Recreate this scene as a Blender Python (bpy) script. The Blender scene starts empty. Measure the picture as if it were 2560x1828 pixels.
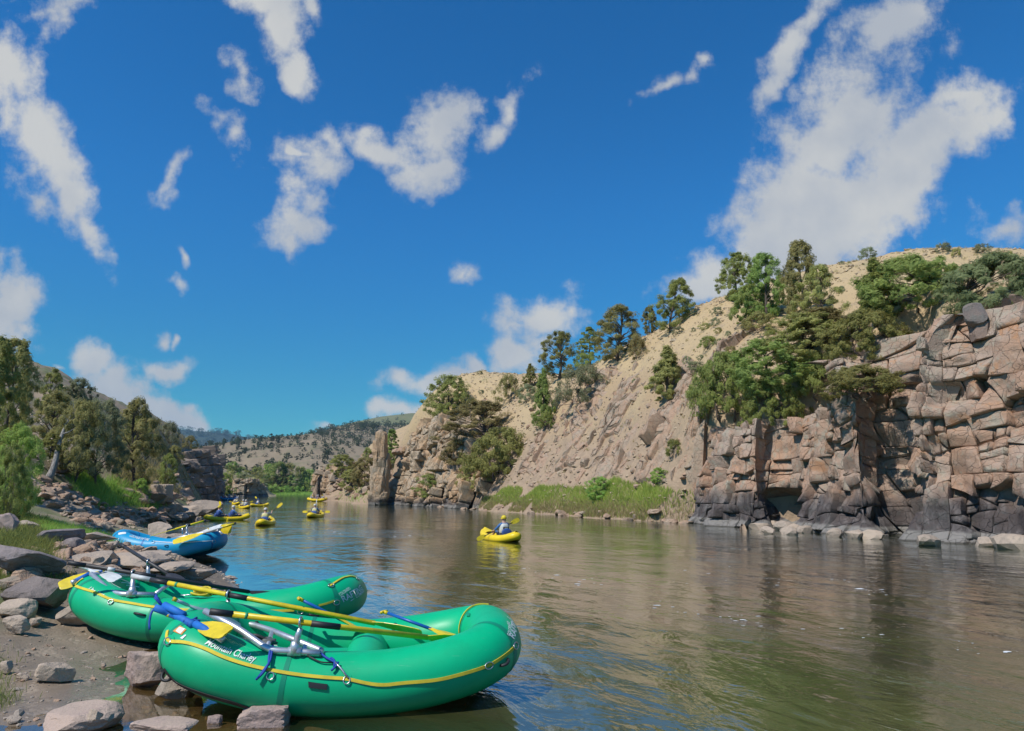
import bpy, bmesh, math, random
import numpy as np
from mathutils import Vector, Matrix

random.seed(7)
scene = bpy.context.scene
COL = scene.collection
R = math.radians

# ------------------------------------------------------------------ camera
F, CX, CY, HZ, H = 1800.0, 1280.0, 914.0, 1228.0, 2.0     # photo: 2560 x 1828, eye 2 m above the river
TH = math.atan((HZ - CY) / F)
CT, ST = math.cos(TH), math.sin(TH)
cam = bpy.data.cameras.new("camera")
cam.sensor_width = 36.0
cam.lens = F / 2560.0 * 36.0
cam.clip_start, cam.clip_end = 0.1, 20000.0
cam_o = bpy.data.objects.new("camera", cam)
COL.objects.link(cam_o)
cam_o.location = (0, 0, H)
cam_o.rotation_euler = (math.pi / 2 + TH, 0, 0)
scene.camera = cam_o

def proj(p):
    p = np.asarray(p, float) - [0, 0, H]
    d = p[..., 1] * CT + p[..., 2] * ST
    u = -p[..., 1] * ST + p[..., 2] * CT
    return np.stack([CX + F * p[..., 0] / d, CY - F * u / d], -1)

def ray(px, py):
    a, b = (px - CX) / F, (CY - py) / F
    return np.array([a, CT - b * ST, ST + b * CT])

def W(px, py, Y):
    d = ray(px, py)
    return np.array([0, 0, H]) + d * (Y / d[1])

def WZ(px, py, z=0.0):
    d = ray(px, py)
    return np.array([0, 0, H]) + d * ((z - H) / d[2])

# ------------------------------------------------------------------ sun, sky
SUN_EL, SUN_AZ = R(51), R(-130)          # azimuth measured from +Y towards +X: the sun stands left and a little behind
to_sun = Vector((math.sin(SUN_AZ) * math.cos(SUN_EL), math.cos(SUN_AZ) * math.cos(SUN_EL), math.sin(SUN_EL)))
sun = bpy.data.lights.new("sun", 'SUN')
sun.energy, sun.angle, sun.color = 4.2, R(0.53), (1.0, 0.955, 0.88)
sun_o = bpy.data.objects.new("sun", sun)
COL.objects.link(sun_o)
sun_o.rotation_euler = to_sun.to_track_quat('Z', 'Y').to_euler()
sun_o.location = (-30, -20, 60)

world = bpy.data.worlds.new("World")
scene.world = world
world.use_nodes = True
SKY_STRENGTH = 0.12
CLOUDS = [  # x, y, rx, ry, clockwise angle, weight (photo width 2274)
 (30,150,60,90,-10,1.0),(95,290,62,120,-18,1.1),(150,420,52,110,-20,1.0),(195,505,26,70,-22,.8),(70,430,60,36,30,.62),(10,250,40,70,0,.7),
 (100,22,75,26,0,.5),(128,45,22,26,0,.5),(600,15,62,42,20,1.0),(622,70,42,58,-15,1.0),(658,145,32,52,-15,.85),(685,32,26,34,0,.8),
 (545,178,20,46,-25,.55),(488,270,30,18,20,.6),(530,312,20,44,-20,.65),(398,395,16,52,22,.5),(392,450,12,20,0,.45),
 (960,298,62,70,30,1.05),(945,378,48,56,0,1.05),(850,312,70,30,22,1.0),(1008,262,36,48,25,.9),(1085,312,46,26,-40,.6),(1132,236,22,52,20,.62),(935,232,18,34,0,.5),
 (692,372,66,62,-20,.78),(668,500,54,44,-30,.95),(725,312,40,30,30,.65),(640,338,12,12,0,.8),(700,440,50,40,0,.6),(650,535,26,34,0,.8),
 (412,571,16,30,-25,.9),(408,632,24,14,25,.5),(1035,632,34,20,30,.6),(1025,622,20,16,0,.6),
 (20,700,70,72,20,.95),(70,735,46,24,20,.7),(0,640,26,40,0,.7),
 (205,788,40,30,0,1.05),(240,850,58,62,25,1.05),(320,905,90,48,28,1.1),(405,940,72,30,20,1.0),(410,905,28,16,0,.7),(138,801,16,9,10,.6),
 (372,812,54,22,0,1.0),(370,752,18,18,0,.85),(402,750,12,14,0,.7),
 (1215,705,82,42,-12,1.0),(1285,690,28,34,0,.75),(1145,792,74,34,-8,1.05),(1215,755,50,24,-20,.6),(950,840,72,28,-15,.95),(1025,808,32,30,-20,.9),(885,846,24,24,0,.8),(1160,725,40,20,0,.7),
 (885,918,48,14,-10,.8),(725,944,40,9,-6,.7),(1495,180,52,16,-28,.7),(1545,152,28,14,-30,.55),(1588,124,24,13,0,.6),
 (1850,480,220,120,-30,1.35),(2050,350,185,80,-42,1.3),(1760,430,150,80,-18,1.25),(1890,250,92,130,25,1.0),(2005,50,70,95,40,.85),(1770,105,34,150,28,.95),
 (1740,550,180,62,-14,1.3),(1610,612,120,36,-36,1.1),(2130,222,64,40,-40,1.0),(1642,395,30,34,0,.62),(1960,480,120,70,-35,1.0),(1830,340,100,80,0,.95),
 (2240,487,60,26,-8,.62),
]
def build_world():
    nt = world.node_tree
    nt.nodes.clear()
    N, Lk = nt.nodes.new, nt.links.new
    out = N('ShaderNodeOutputWorld')
    sky = N('ShaderNodeTexSky')
    sky.sky_type = 'NISHITA'
    sky.sun_disc = False
    sky.sun_elevation = SUN_EL
    sky.sun_rotation = SUN_AZ
    sky.altitude = 2100.0
    sky.air_density, sky.dust_density, sky.ozone_density = 1.0, 0.1, 2.0
    hs = N('ShaderNodeHueSaturation')
    hs.inputs['Saturation'].default_value = 1.30
    hs.inputs['Value'].default_value = 1.10
    Lk(sky.outputs[0], hs.inputs['Color'])
    tc = N('ShaderNodeTexCoord')
    def dot(v):
        n = N('ShaderNodeVectorMath'); n.operation = 'DOT_PRODUCT'
        Lk(tc.outputs['Generated'], n.inputs[0]); n.inputs[1].default_value = v
        return n.outputs['Value']
    def m(op, a, b=None, c=None, clamp=False):
        n = N('ShaderNodeMath'); n.operation = op; n.use_clamp = clamp
        for i, q in enumerate((a, b, c)):
            if q is None: continue
            if isinstance(q, (int, float)): n.inputs[i].default_value = q
            else: Lk(q, n.inputs[i])
        return n.outputs[0]
    def mrange(v, lo, hi, a=0.0, b=1.0):
        r = N('ShaderNodeMapRange'); r.interpolation_type = 'SMOOTHSTEP'; Lk(v, r.inputs['Value'])
        r.inputs['From Min'].default_value, r.inputs['From Max'].default_value = lo, hi
        r.inputs['To Min'].default_value, r.inputs['To Max'].default_value = a, b
        return r.outputs[0]
    # clear mountain air: the horizon stays cyan instead of whitening
    el = mrange(dot((0, 0, 1)), -.02, .42)
    tint = N('ShaderNodeMix'); tint.data_type = 'RGBA'; Lk(el, tint.inputs[0])
    tint.inputs[6].default_value = (.17, .64, .57, 1); tint.inputs[7].default_value = (.42, 1.04, 1.20, 1)
    blue = N('ShaderNodeMix'); blue.data_type = 'RGBA'; blue.blend_type = 'MULTIPLY'; blue.inputs[0].default_value = 1.0
    Lk(hs.outputs[0], blue.inputs[6]); Lk(tint.outputs[2], blue.inputs[7])
    fdot = dot((0, CT, ST))
    fw = m('MAXIMUM', fdot, 0.05)
    u = m('DIVIDE', dot((1, 0, 0)), fw)
    v = m('DIVIDE', dot((0, -ST, CT)), fw)
    comb = N('ShaderNodeCombineXYZ'); Lk(u, comb.inputs[0]); Lk(v, comb.inputs[1])
    def noise(scale, detail, rough, off=(0, 0, 0), src=None):
        mp = N('ShaderNodeMapping'); mp.inputs['Location'].default_value = off
        Lk(src or comb.outputs[0], mp.inputs['Vector'])
        n = N('ShaderNodeTexNoise'); n.noise_dimensions = '2D' if src is None else '3D'
        n.inputs['Scale'].default_value = scale; n.inputs['Detail'].default_value = detail; n.inputs['Roughness'].default_value = rough
        Lk(mp.outputs[0], n.inputs['Vector'])
        return n
    warp = noise(6.0, 3, 0.6, (3, 1, 0))
    sub = N('ShaderNodeVectorMath'); sub.operation = 'SUBTRACT'; Lk(warp.outputs['Color'], sub.inputs[0]); sub.inputs[1].default_value = (.5, .5, .5)
    scl = N('ShaderNodeVectorMath'); scl.operation = 'SCALE'; Lk(sub.outputs[0], scl.inputs[0]); scl.inputs['Scale'].default_value = 0.10
    add = N('ShaderNodeVectorMath'); add.operation = 'ADD'; Lk(comb.outputs[0], add.inputs[0]); Lk(scl.outputs[0], add.inputs[1])
    n1 = noise(14.0, 9, 0.66).outputs['Fac']
    n2 = noise(5.0, 5, 0.5, (5, 2, 1)).outputs['Fac']
    cc = N('ShaderNodeMix'); cc.data_type = 'RGBA'
    k_ = .1 / SKY_STRENGTH
    cc.inputs[6].default_value = (4.5 * k_, 4.85 * k_, 5.4 * k_, 1); cc.inputs[7].default_value = (6.2 * k_, 6.25 * k_, 6.15 * k_, 1)
    Lk(mrange(n2, .34, .66), cc.inputs[0])
    dn = m('MULTIPLY_ADD', n1, 2.1, -1.13)
    def backdrop(dens):
        f = mrange(dens, -.06, .82, 0, .97)
        mix = N('ShaderNodeMix'); mix.data_type = 'RGBA'
        Lk(f, mix.inputs[0]); Lk(blue.outputs[2], mix.inputs[6]); Lk(cc.outputs[2], mix.inputs[7])
        bg = N('ShaderNodeBackground'); bg.inputs['Strength'].default_value = SKY_STRENGTH
        Lk(mix.outputs[2], bg.inputs['Color'])
        return bg.outputs[0]
    K = 2560 / 2274.0
    E = [((x * K - CX) / F, (CY - y * K) / F, rx * K / F * 1.55, ry * K / F * 1.55, ang, wt) for x, y, rx, ry, ang, wt in CLOUDS]
    us = [-9, -.50, -.26, 0.02, .30, 9]
    vs = [-9, .06, .26, 9]
    def tile(u0, u1, v0, v1):
        acc = None
        for cx, cy, rx, ry, ang, wt in E:
            rr = max(rx, ry) * .8 + .045
            if cx + rr < u0 or cx - rr > u1 or cy + rr < v0 or cy - rr > v1: continue
            mp = N('ShaderNodeMapping'); mp.vector_type = 'TEXTURE'
            mp.inputs['Location'].default_value = (cx, cy, 0); mp.inputs['Rotation'].default_value = (0, 0, -R(ang)); mp.inputs['Scale'].default_value = (rx, ry, 1)
            Lk(add.outputs[0], mp.inputs['Vector'])
            ln = N('ShaderNodeVectorMath'); ln.operation = 'LENGTH'; Lk(mp.outputs[0], ln.inputs[0])
            q = m('MULTIPLY_ADD', ln.outputs['Value'], -1.25 * wt, 1.25 * wt)
            acc = q if acc is None else m('SMOOTH_MAX', acc, q, 0.15)
        if acc is None: acc = m('ADD', -2.0, 0.0)
        return backdrop(m('ADD', m('MAXIMUM', acc, -1.2), dn))
    def pick(coord, thr, a, b):
        mx = N('ShaderNodeMixShader'); Lk(m('GREATER_THAN', coord, thr), mx.inputs[0]); Lk(a, mx.inputs[1]); Lk(b, mx.inputs[2])
        return mx.outputs[0]
    def tree(coord, thr, leaves):
        if len(leaves) == 1: return leaves[0]
        h = len(leaves) // 2
        return pick(coord, thr[h - 1], tree(coord, thr[:h - 1], leaves[:h]), tree(coord, thr[h:], leaves[h:]))
    cols = []
    for i in range(len(us) - 1):
        cols.append(tree(v, vs[1:-1], [tile(us[i], us[i + 1], vs[j], vs[j + 1]) for j in range(len(vs) - 1)]))
    front = tree(u, us[1:-1], cols)
    # outside the frame the same scattered cumulus goes on from plain noise
    nb = noise(3.2, 6, .6, (0, 0, 0), tc.outputs['Generated']).outputs['Fac']
    rear = backdrop(m('MULTIPLY_ADD', nb, 5.0, -2.9))
    Lk(pick(fdot, .55, rear, front), out.inputs['Surface'])
build_world()
world.cycles.sampling_method = 'MANUAL'
world.cycles.sample_map_resolution = 256

scene.view_settings.view_transform = 'Standard'
scene.view_settings.look = 'None'
scene.view_settings.exposure = 0.0
scene.view_settings.gamma = 1.0
scene.view_settings.use_curve_mapping = False
scene.cycles.use_denoising = True
scene.cycles.max_bounces = 6
scene.cycles.diffuse_bounces = 2
scene.cycles.glossy_bounces = 3
scene.cycles.transparent_max_bounces = 8
scene.cycles.transmission_bounces = 2
scene.cycles.caustics_reflective = False
scene.cycles.caustics_refractive = False
scene.cycles.sample_clamp_indirect = 4.0

# ------------------------------------------------------------------ helpers
def tag(o, label=None, cat=None, group=None, kind=None):
    if label: o['label'] = label
    if cat: o['category'] = cat
    if group: o['group'] = group
    if kind: o['kind'] = kind
    return o

def link(name, data, parent=None, mat=None, loc=None):
    o = bpy.data.objects.new(name, data)
    COL.objects.link(o)
    if parent is not None: o.parent = parent
    if mat is not None and data is not None and not data.materials: data.materials.append(mat)
    if loc is not None: o.location = loc
    return o

def empty(name, loc=(0, 0, 0), rz=0.0):
    o = link(name, None, loc=loc)
    o.rotation_euler = (0, 0, rz)
    o.empty_display_size = 0.2
    return o

def mesh_np(name, V, Fc, smooth=False, rnd=None):
    """V (n,3); Fc (m,k) index array or list of such arrays."""
    V = np.ascontiguousarray(V, np.float32)
    if not isinstance(Fc, list): Fc = [Fc]
    Fc = [np.asarray(f, np.int32) for f in Fc if len(f)]
    me = bpy.data.meshes.new(name)
    me.vertices.add(len(V)); me.vertices.foreach_set('co', V.ravel())
    idx = np.concatenate([f.ravel() for f in Fc])
    tot = np.concatenate([np.full(len(f), f.shape[1], np.int32) for f in Fc])
    st = np.r_[0, np.cumsum(tot)[:-1]].astype(np.int32)
    me.loops.add(len(idx)); me.loops.foreach_set('vertex_index', idx)
    me.polygons.add(len(tot)); me.polygons.foreach_set('loop_start', st)
    me.polygons.foreach_set('loop_total', tot)
    me.polygons.foreach_set('use_smooth', np.full(len(tot), smooth, bool))
    if rnd is not None:
        at = me.attributes.new('rnd', 'FLOAT', 'FACE'); at.data.foreach_set('value', np.asarray(rnd, np.float32))
    me.update(calc_edges=True)
    me.validate()
    return me

class MB:
    """collects numpy pieces into one mesh"""
    def __init__(s): s.V, s.F, s.n = [], [], 0
    def add(s, V, Fc):
        V = np.asarray(V, float)
        for f in (Fc if isinstance(Fc, list) else [Fc]):
            if len(f): s.F.append(np.asarray(f, int) + s.n)
        s.V.append(V); s.n += len(V)
        return s
    def box(s, c, d, rot=None):
        c = np.asarray(c, float); d = np.asarray(d, float) / 2
        q = np.array([[x, y, z] for x in (-1, 1) for y in (-1, 1) for z in (-1, 1)], float) * d
        if rot is not None: q = q @ np.asarray(rot).T
        return s.add(q + c, np.array([[0, 1, 3, 2], [4, 6, 7, 5], [0, 4, 5, 1], [2, 3, 7, 6], [0, 2, 6, 4], [1, 5, 7, 3]]))
    def tube(s, P, r, n=10, cap=True, closed=False):
        P = np.asarray(P, float); m_ = len(P)
        r = np.broadcast_to(np.asarray(r, float), (m_,))
        if closed: T = np.roll(P, -1, 0) - np.roll(P, 1, 0)
        else: T = np.gradient(P, axis=0)
        T /= np.linalg.norm(T, axis=1)[:, None] + 1e-12
        ref = np.array([0, 0, 1.0]) if abs(T[:, 2]).mean() < .8 else np.array([1.0, 0, 0])
        A = np.cross(T, ref); A /= np.linalg.norm(A, axis=1)[:, None] + 1e-12
        B = np.cross(A, T)
        a = np.linspace(0, 2 * np.pi, n, endpoint=False)
        V = P[:, None] + r[:, None, None] * (np.cos(a)[None, :, None] * A[:, None] + np.sin(a)[None, :, None] * B[:, None])
        i = np.arange(m_ if closed else m_ - 1)[:, None] * n; j = np.arange(n)[None]; j2 = (j + 1) % n
        i2 = (i + n) % (m_ * n)
        q = np.stack([i + j, i + j2, i2 + j2, i2 + j], -1).reshape(-1, 4)
        fs = [q]
        if cap and not closed:
            fs += [np.arange(n)[::-1][None], (np.arange(n) + (m_ - 1) * n)[None]]
        return s.add(V.reshape(-1, 3), fs)
    def mesh(s, name, smooth=False):
        by = {}
        for f in s.F: by.setdefault(f.shape[1], []).append(f)
        return mesh_np(name, np.concatenate(s.V), [np.concatenate(f) for f in by.values()], smooth)
    def build(s, name, mat, parent=None, smooth=False):
        return link(name, s.mesh(name, smooth), parent, mat)

def _h(i, j, k, seed):
    h = (i.astype(np.int64) * 374761393 + j.astype(np.int64) * 668265263 + k.astype(np.int64) * 2147483647 + seed * 1274126177) & 0xFFFFFFFF
    h = ((h ^ (h >> 13)) * 1274126177) & 0xFFFFFFFF
    h = h ^ (h >> 16)
    return (h & 0xFFFF) / 65535.0 * 2 - 1

def vnoise(P, seed=0):
    P = np.asarray(P, float); i = np.floor(P).astype(int); f = P - i; f = f * f * (3 - 2 * f)
    o = 0
    for dx in (0, 1):
        for dy in (0, 1):
            for dz in (0, 1):
                w = (f[..., 0] if dx else 1 - f[..., 0]) * (f[..., 1] if dy else 1 - f[..., 1]) * (f[..., 2] if dz else 1 - f[..., 2])
                o = o + w * _h(i[..., 0] + dx, i[..., 1] + dy, i[..., 2] + dz, seed)
    return o

def fbm(P, oct=4, gain=.5, seed=0):
    o, a, s = 0, 1.0, 1.0
    for k in range(oct):
        o = o + a * vnoise(np.asarray(P) * s + k * 17.3, seed + k); a *= gain; s *= 2.03
    return o

def tps_fit(C):
    C = np.asarray(C, float); X = C[:, :2]; n = len(X)
    d = np.linalg.norm(X[:, None] - X[None], axis=-1)
    K = np.where(d > 0, d * d * np.log(np.maximum(d, 1e-9)), 0) + np.eye(n) * 2.0
    Pm = np.c_[np.ones(n), X]
    A = np.block([[K, Pm], [Pm.T, np.zeros((3, 3))]])
    w = np.linalg.solve(A, np.r_[C[:, 2], 0, 0, 0])
    def f(x, y):
        x, y = np.broadcast_arrays(np.asarray(x, float), np.asarray(y, float))
        q = np.stack([x.ravel(), y.ravel()], 1); o = np.empty(len(q))
        for s in range(0, len(q), 20000):
            b = q[s:s + 20000]
            d = np.linalg.norm(b[:, None] - X[None], axis=-1)
            o[s:s + 20000] = np.where(d > 0, d * d * np.log(np.maximum(d, 1e-9)), 0) @ w[:n] + w[n] + b @ w[n + 1:]
        return o.reshape(x.shape)
    return f

# ------------------------------------------------------------------ materials
def mat(name, color=(.5, .5, .5), rough=.6, metal=0.0, spec=None, ior=None):
    m = bpy.data.materials.new(name); m.use_nodes = True
    b = m.node_tree.nodes['Principled BSDF']
    b.inputs['Base Color'].default_value = (*color, 1); b.inputs['Roughness'].default_value = rough; b.inputs['Metallic'].default_value = metal
    if spec is not None: b.inputs['Specular IOR Level'].default_value = spec
    return m

class NT:
    def __init__(s, m):
        s.m = m; s.nt = m.node_tree; s.b = s.nt.nodes.get('Principled BSDF'); s.out = s.nt.nodes.get('Material Output')
    def n(s, t, **kw):
        x = s.nt.nodes.new(t)
        for k, v in kw.items(): setattr(x, k, v)
        return x
    def l(s, a, b): s.nt.links.new(a, b)
    def set(s, node, key, v):
        if hasattr(v, 'is_linked') or hasattr(v, 'links'): s.l(v, node.inputs[key])
        else: node.inputs[key].default_value = v
    def math(s, op, a, b=0.0, c=0.0, clamp=False):
        x = s.n('ShaderNodeMath', operation=op, use_clamp=clamp)
        for i, q in enumerate((a, b, c)): s.set(x, i, q)
        return x.outputs[0]
    def noise(s, vec, scale, detail=4, rough=.55, dist=0.0):
        x = s.n('ShaderNodeTexNoise'); s.l(vec, x.inputs['Vector'])
        x.inputs['Scale'].default_value = scale; x.inputs['Detail'].default_value = detail; x.inputs['Roughness'].default_value = rough; x.inputs['Distortion'].default_value = dist
        return x.outputs['Fac']
    def voro(s, vec, scale, feature='F1'):
        x = s.n('ShaderNodeTexVoronoi', feature=feature); s.l(vec, x.inputs['Vector']); x.inputs['Scale'].default_value = scale
        return x.outputs['Distance'], (x.outputs['Color'] if 'Color' in x.outputs else None)
    def ramp(s, v, lo, hi, a=0.0, b=1.0, smooth=True):
        x = s.n('ShaderNodeMapRange', interpolation_type='SMOOTHSTEP' if smooth else 'LINEAR')
        s.set(x, 'Value', v); x.inputs['From Min'].default_value = lo; x.inputs['From Max'].default_value = hi
        x.inputs['To Min'].default_value = a; x.inputs['To Max'].default_value = b
        return x.outputs[0]
    def mix(s, f, a, b):
        x = s.n('ShaderNodeMix', data_type='RGBA')
        s.set(x, 0, f)
        for k, q in ((6, a), (7, b)):
            if isinstance(q, tuple): x.inputs[k].default_value = (*q, 1)
            else: s.l(q, x.inputs[k])
        return x.outputs[2]
    def bump(s, h, strength=.5, dist=.05, prev=None):
        x = s.n('ShaderNodeBump'); x.inputs['Strength'].default_value = strength; x.inputs['Distance'].default_value = dist
        s.l(h, x.inputs['Height'])
        if prev is not None: s.l(prev, x.inputs['Normal'])
        return x.outputs[0]
    def pos(s): return s.n('ShaderNodeNewGeometry').outputs['Position']
    def obj(s): return s.n('ShaderNodeTexCoord').outputs['Object']
    def rand(s): return s.n('ShaderNodeObjectInfo').outputs['Random']
    def attr(s, name): return s.n('ShaderNodeAttribute', attribute_name=name).outputs['Fac']
    def sep(s, v):
        x = s.n('ShaderNodeSeparateXYZ'); s.l(v, x.inputs[0]); return x.outputs
    def mapping(s, v, scale=(1, 1, 1), rot=(0, 0, 0), loc=(0, 0, 0)):
        x = s.n('ShaderNodeMapping'); s.l(v, x.inputs['Vector'])
        x.inputs['Scale'].default_value = scale; x.inputs['Rotation'].default_value = rot; x.inputs['Location'].default_value = loc
        return x.outputs[0]
    def base(s, c): s.l(c, s.b.inputs['Base Color'])
    def normal(s, nrm): s.l(nrm, s.b.inputs['Normal'])
    def rough(s, r): s.set(s.b, 'Roughness', r)

def rock_mat(name, cols, wet=0.0, band=None, scale=1.0, cracks=0.0, own=1.0):
    """cols: list of 3-4 base colours blended by noise; band=(z0,z1) high-water stain"""
    m = mat(name, rough=.85, spec=.3); t = NT(m)
    p = t.pos(); rnd = t.rand()
    off = t.n('ShaderNodeVectorMath', operation='ADD'); t.l(p, off.inputs[0])
    cm = t.n('ShaderNodeCombineXYZ'); k = t.math('MULTIPLY', rnd, 37.0 if own > .5 else 0.0); t.l(k, cm.inputs[0]); t.l(k, cm.inputs[2]); t.l(cm.outputs[0], off.inputs[1])
    v = off.outputs[0]
    a = t.noise(v, .5 * scale, 5, .6, .4); b = t.noise(v, 2.2 * scale, 6, .65); c = t.noise(v, 14 * scale, 5, .7)
    col = t.mix(t.ramp(t.math('ADD', a, t.math('MULTIPLY_ADD', rnd, .34 * own, -.17 * own)), .38, .62), cols[0], cols[1])
    col = t.mix(t.ramp(t.math('ADD', b, t.math('MULTIPLY_ADD', rnd, -.3 * own, .15 * own)), .5, .66), col, cols[2])
    if len(cols) > 3: col = t.mix(t.ramp(t.noise(v, .9 * scale, 6, .7), .56, .68), col, cols[3])
    col = t.mix(t.ramp(c, .35, .8, .0, .32), col, (.10, .085, .07))
    col = t.mix(t.ramp(t.noise(v, 45 * scale, 3, .6), .55, .75, 0, .35), col, (.55, .5, .44))
    vd = t.n('ShaderNodeTexVoronoi', feature='DISTANCE_TO_EDGE'); wv = t.n('ShaderNodeVectorMath', operation='MULTIPLY_ADD'); nzc = t.n('ShaderNodeTexNoise'); t.l(p, nzc.inputs['Vector']); nzc.inputs['Scale'].default_value = 1.6 * scale
    t.l(nzc.outputs['Color'], wv.inputs[0]); wv.inputs[1].default_value = (.5 / scale,) * 3; t.l(p, wv.inputs[2]); t.l(t.mapping(wv.outputs[0], (1, 1, 1.25)), vd.inputs['Vector']); vd.inputs['Scale'].default_value = 1.9 * scale
    crack = t.ramp(vd.outputs['Distance'], .0, .024, 1, 0)
    col = t.mix(t.math('MULTIPLY', crack, .36 * cracks), col, (.10, .075, .06))
    if band:
        z = t.sep(p)[2]
        zz = t.math('ADD', z, t.math('MULTIPLY_ADD', t.noise(p, .7, 4), 1.7, -.85))
        col = t.mix(t.ramp(zz, band[1], band[0], 0, .88), col, t.mix(t.ramp(t.noise(t.mapping(p, (2.5, 2.5, .5)), 1.2, 5), .45, .7), (.045, .045, .05), (.14, .13, .13)))
        col = t.mix(t.ramp(t.math('ADD', z, t.math('MULTIPLY', t.noise(p, 1.5, 3), .3)), .62, .48, 0, .75), col, (.30, .28, .25))
        col = t.mix(t.ramp(z, .1, .02, 0, .8), col, (.05, .045, .035))
    t.base(col)
    h = t.math('ADD', t.math('MULTIPLY', b, .6), t.math('MULTIPLY', c, .35))
    if cracks: h = t.math('SUBTRACT', h, t.math('MULTIPLY', crack, .35))
    t.normal(t.bump(h, .9, .12 / scale))
    return m

def leaf_mat(name, a, b, dark, trans=.42, porous=.42):
    m = mat(name, rough=.7, spec=.25); t = NT(m)
    r = t.attr('rnd'); o = t.rand(); p = t.pos()
    col = t.mix(r, a, b)
    col = t.mix(t.ramp(t.noise(p, 1.3, 3), .45, .7, 0, .5), col, dark)
    hs = t.n('ShaderNodeHueSaturation'); t.l(col, hs.inputs['Color'])
    t.set(hs, 'Hue', t.math('MULTIPLY_ADD', o, .05, .475)); t.set(hs, 'Value', t.math('MULTIPLY_ADD', o, .4, .8))
    t.base(hs.outputs[0])
    tr = t.n('ShaderNodeBsdfTranslucent'); t.l(hs.outputs[0], tr.inputs['Color'])
    mx = t.n('ShaderNodeMixShader'); mx.inputs[0].default_value = trans
    t.l(t.b.outputs[0], mx.inputs[1]); t.l(tr.outputs[0], mx.inputs[2])
    if porous:                                # a spray of needles lets part of the light through
        tp = t.n('ShaderNodeBsdfTransparent'); m2 = t.n('ShaderNodeMixShader'); m2.inputs[0].default_value = porous
        t.l(mx.outputs[0], m2.inputs[1]); t.l(tp.outputs[0], m2.inputs[2]); mx = m2
    t.l(mx.outputs[0], t.out.inputs['Surface'])
    return m

M = {}
M['bark'] = mat('bark', (.13, .10, .08), .9)
M['dead_wood'] = mat('dead_wood', (.36, .33, .30), .85)
for k in ('bark', 'dead_wood'):
    t = NT(M[k]); c = M[k].node_tree.nodes['Principled BSDF'].inputs['Base Color'].default_value[:3]
    nz = t.noise(t.mapping(t.obj(), (8, 8, 1.2)), 3, 5)
    t.base(t.mix(t.ramp(nz, .35, .7), tuple(x * .55 for x in c), tuple(x * 1.25 for x in c))); t.normal(t.bump(nz, .8, .03))
M['juniper'] = leaf_mat('juniper', (0.43, 0.41, 0.12), (0.31, 0.33, 0.1), (0.18, 0.195, 0.065))
M['olive'] = leaf_mat('olive', (0.46, 0.41, 0.15), (0.34, 0.32, 0.12), (0.2, 0.195, 0.07))
M['green'] = leaf_mat('green', (0.4, 0.45, 0.12), (0.28, 0.35, 0.1), (0.17, 0.22, 0.07))
M['bright'] = leaf_mat('bright', (0.46, 0.58, 0.13), (0.32, 0.47, 0.11), (0.2, 0.3, 0.075))
M['sage'] = leaf_mat('sage', (0.38, 0.4, 0.22), (0.29, 0.32, 0.17), (0.18, 0.2, 0.1))
M['teal'] = leaf_mat('teal', (0.33, 0.38, 0.17), (0.24, 0.3, 0.13), (0.13, 0.165, 0.07))
M['far_leaf'] = leaf_mat('far_leaf', (0.1, 0.115, 0.06), (0.075, 0.095, 0.05), (0.05, 0.062, 0.038), .15)
M['grass'] = leaf_mat('grass', (.50, .62, .13), (.36, .54, .11), (.27, .40, .09), .35)
M['dry_grass'] = leaf_mat('dry_grass', (0.52, 0.42, 0.2), (0.38, 0.35, 0.15), (0.29, 0.275, 0.115), .3)

M['cliff'] = rock_mat('cliff', [(.43, .32, .245), (.46, .285, .19), (.41, .35, .265), (.49, .265, .145)], band=(1.2, 2.5), cracks=1.0, own=.3)
M['tan_cliff'] = rock_mat('tan_cliff', [(.48, .37, .25), (.50, .33, .19), (.42, .35, .26), (.50, .29, .15)], band=(.5, 1.4), scale=.5, cracks=1.0, own=.4)
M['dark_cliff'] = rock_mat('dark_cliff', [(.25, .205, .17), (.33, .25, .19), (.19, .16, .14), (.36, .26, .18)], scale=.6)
M['boulder'] = rock_mat('boulder', [(.45, .36, .28), (.51, .40, .30), (.37, .30, .235)], scale=3)
M['pink_boulder'] = rock_mat('pink_boulder', [(.46, .335, .285), (.52, .39, .31), (.38, .29, .26)], scale=4)
M['dark_boulder'] = rock_mat('dark_boulder', [(.19, .155, .14), (.25, .205, .185), (.12, .098, .085)], scale=2)
M['purple_boulder'] = rock_mat('purple_boulder', [(.27, .225, .215), (.34, .28, .26), (.20, .165, .155)], scale=2)
M['outcrop'] = rock_mat('outcrop', [(.43, .32, .23), (.46, .30, .20), (.38, .31, .225), (.46, .265, .16)], scale=1.2, cracks=.8, own=.4)
M['cap_rock'] = rock_mat('cap_rock', [(.20, .165, .15), (.27, .19, .15), (.19, .175, .155)], scale=1)

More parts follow.
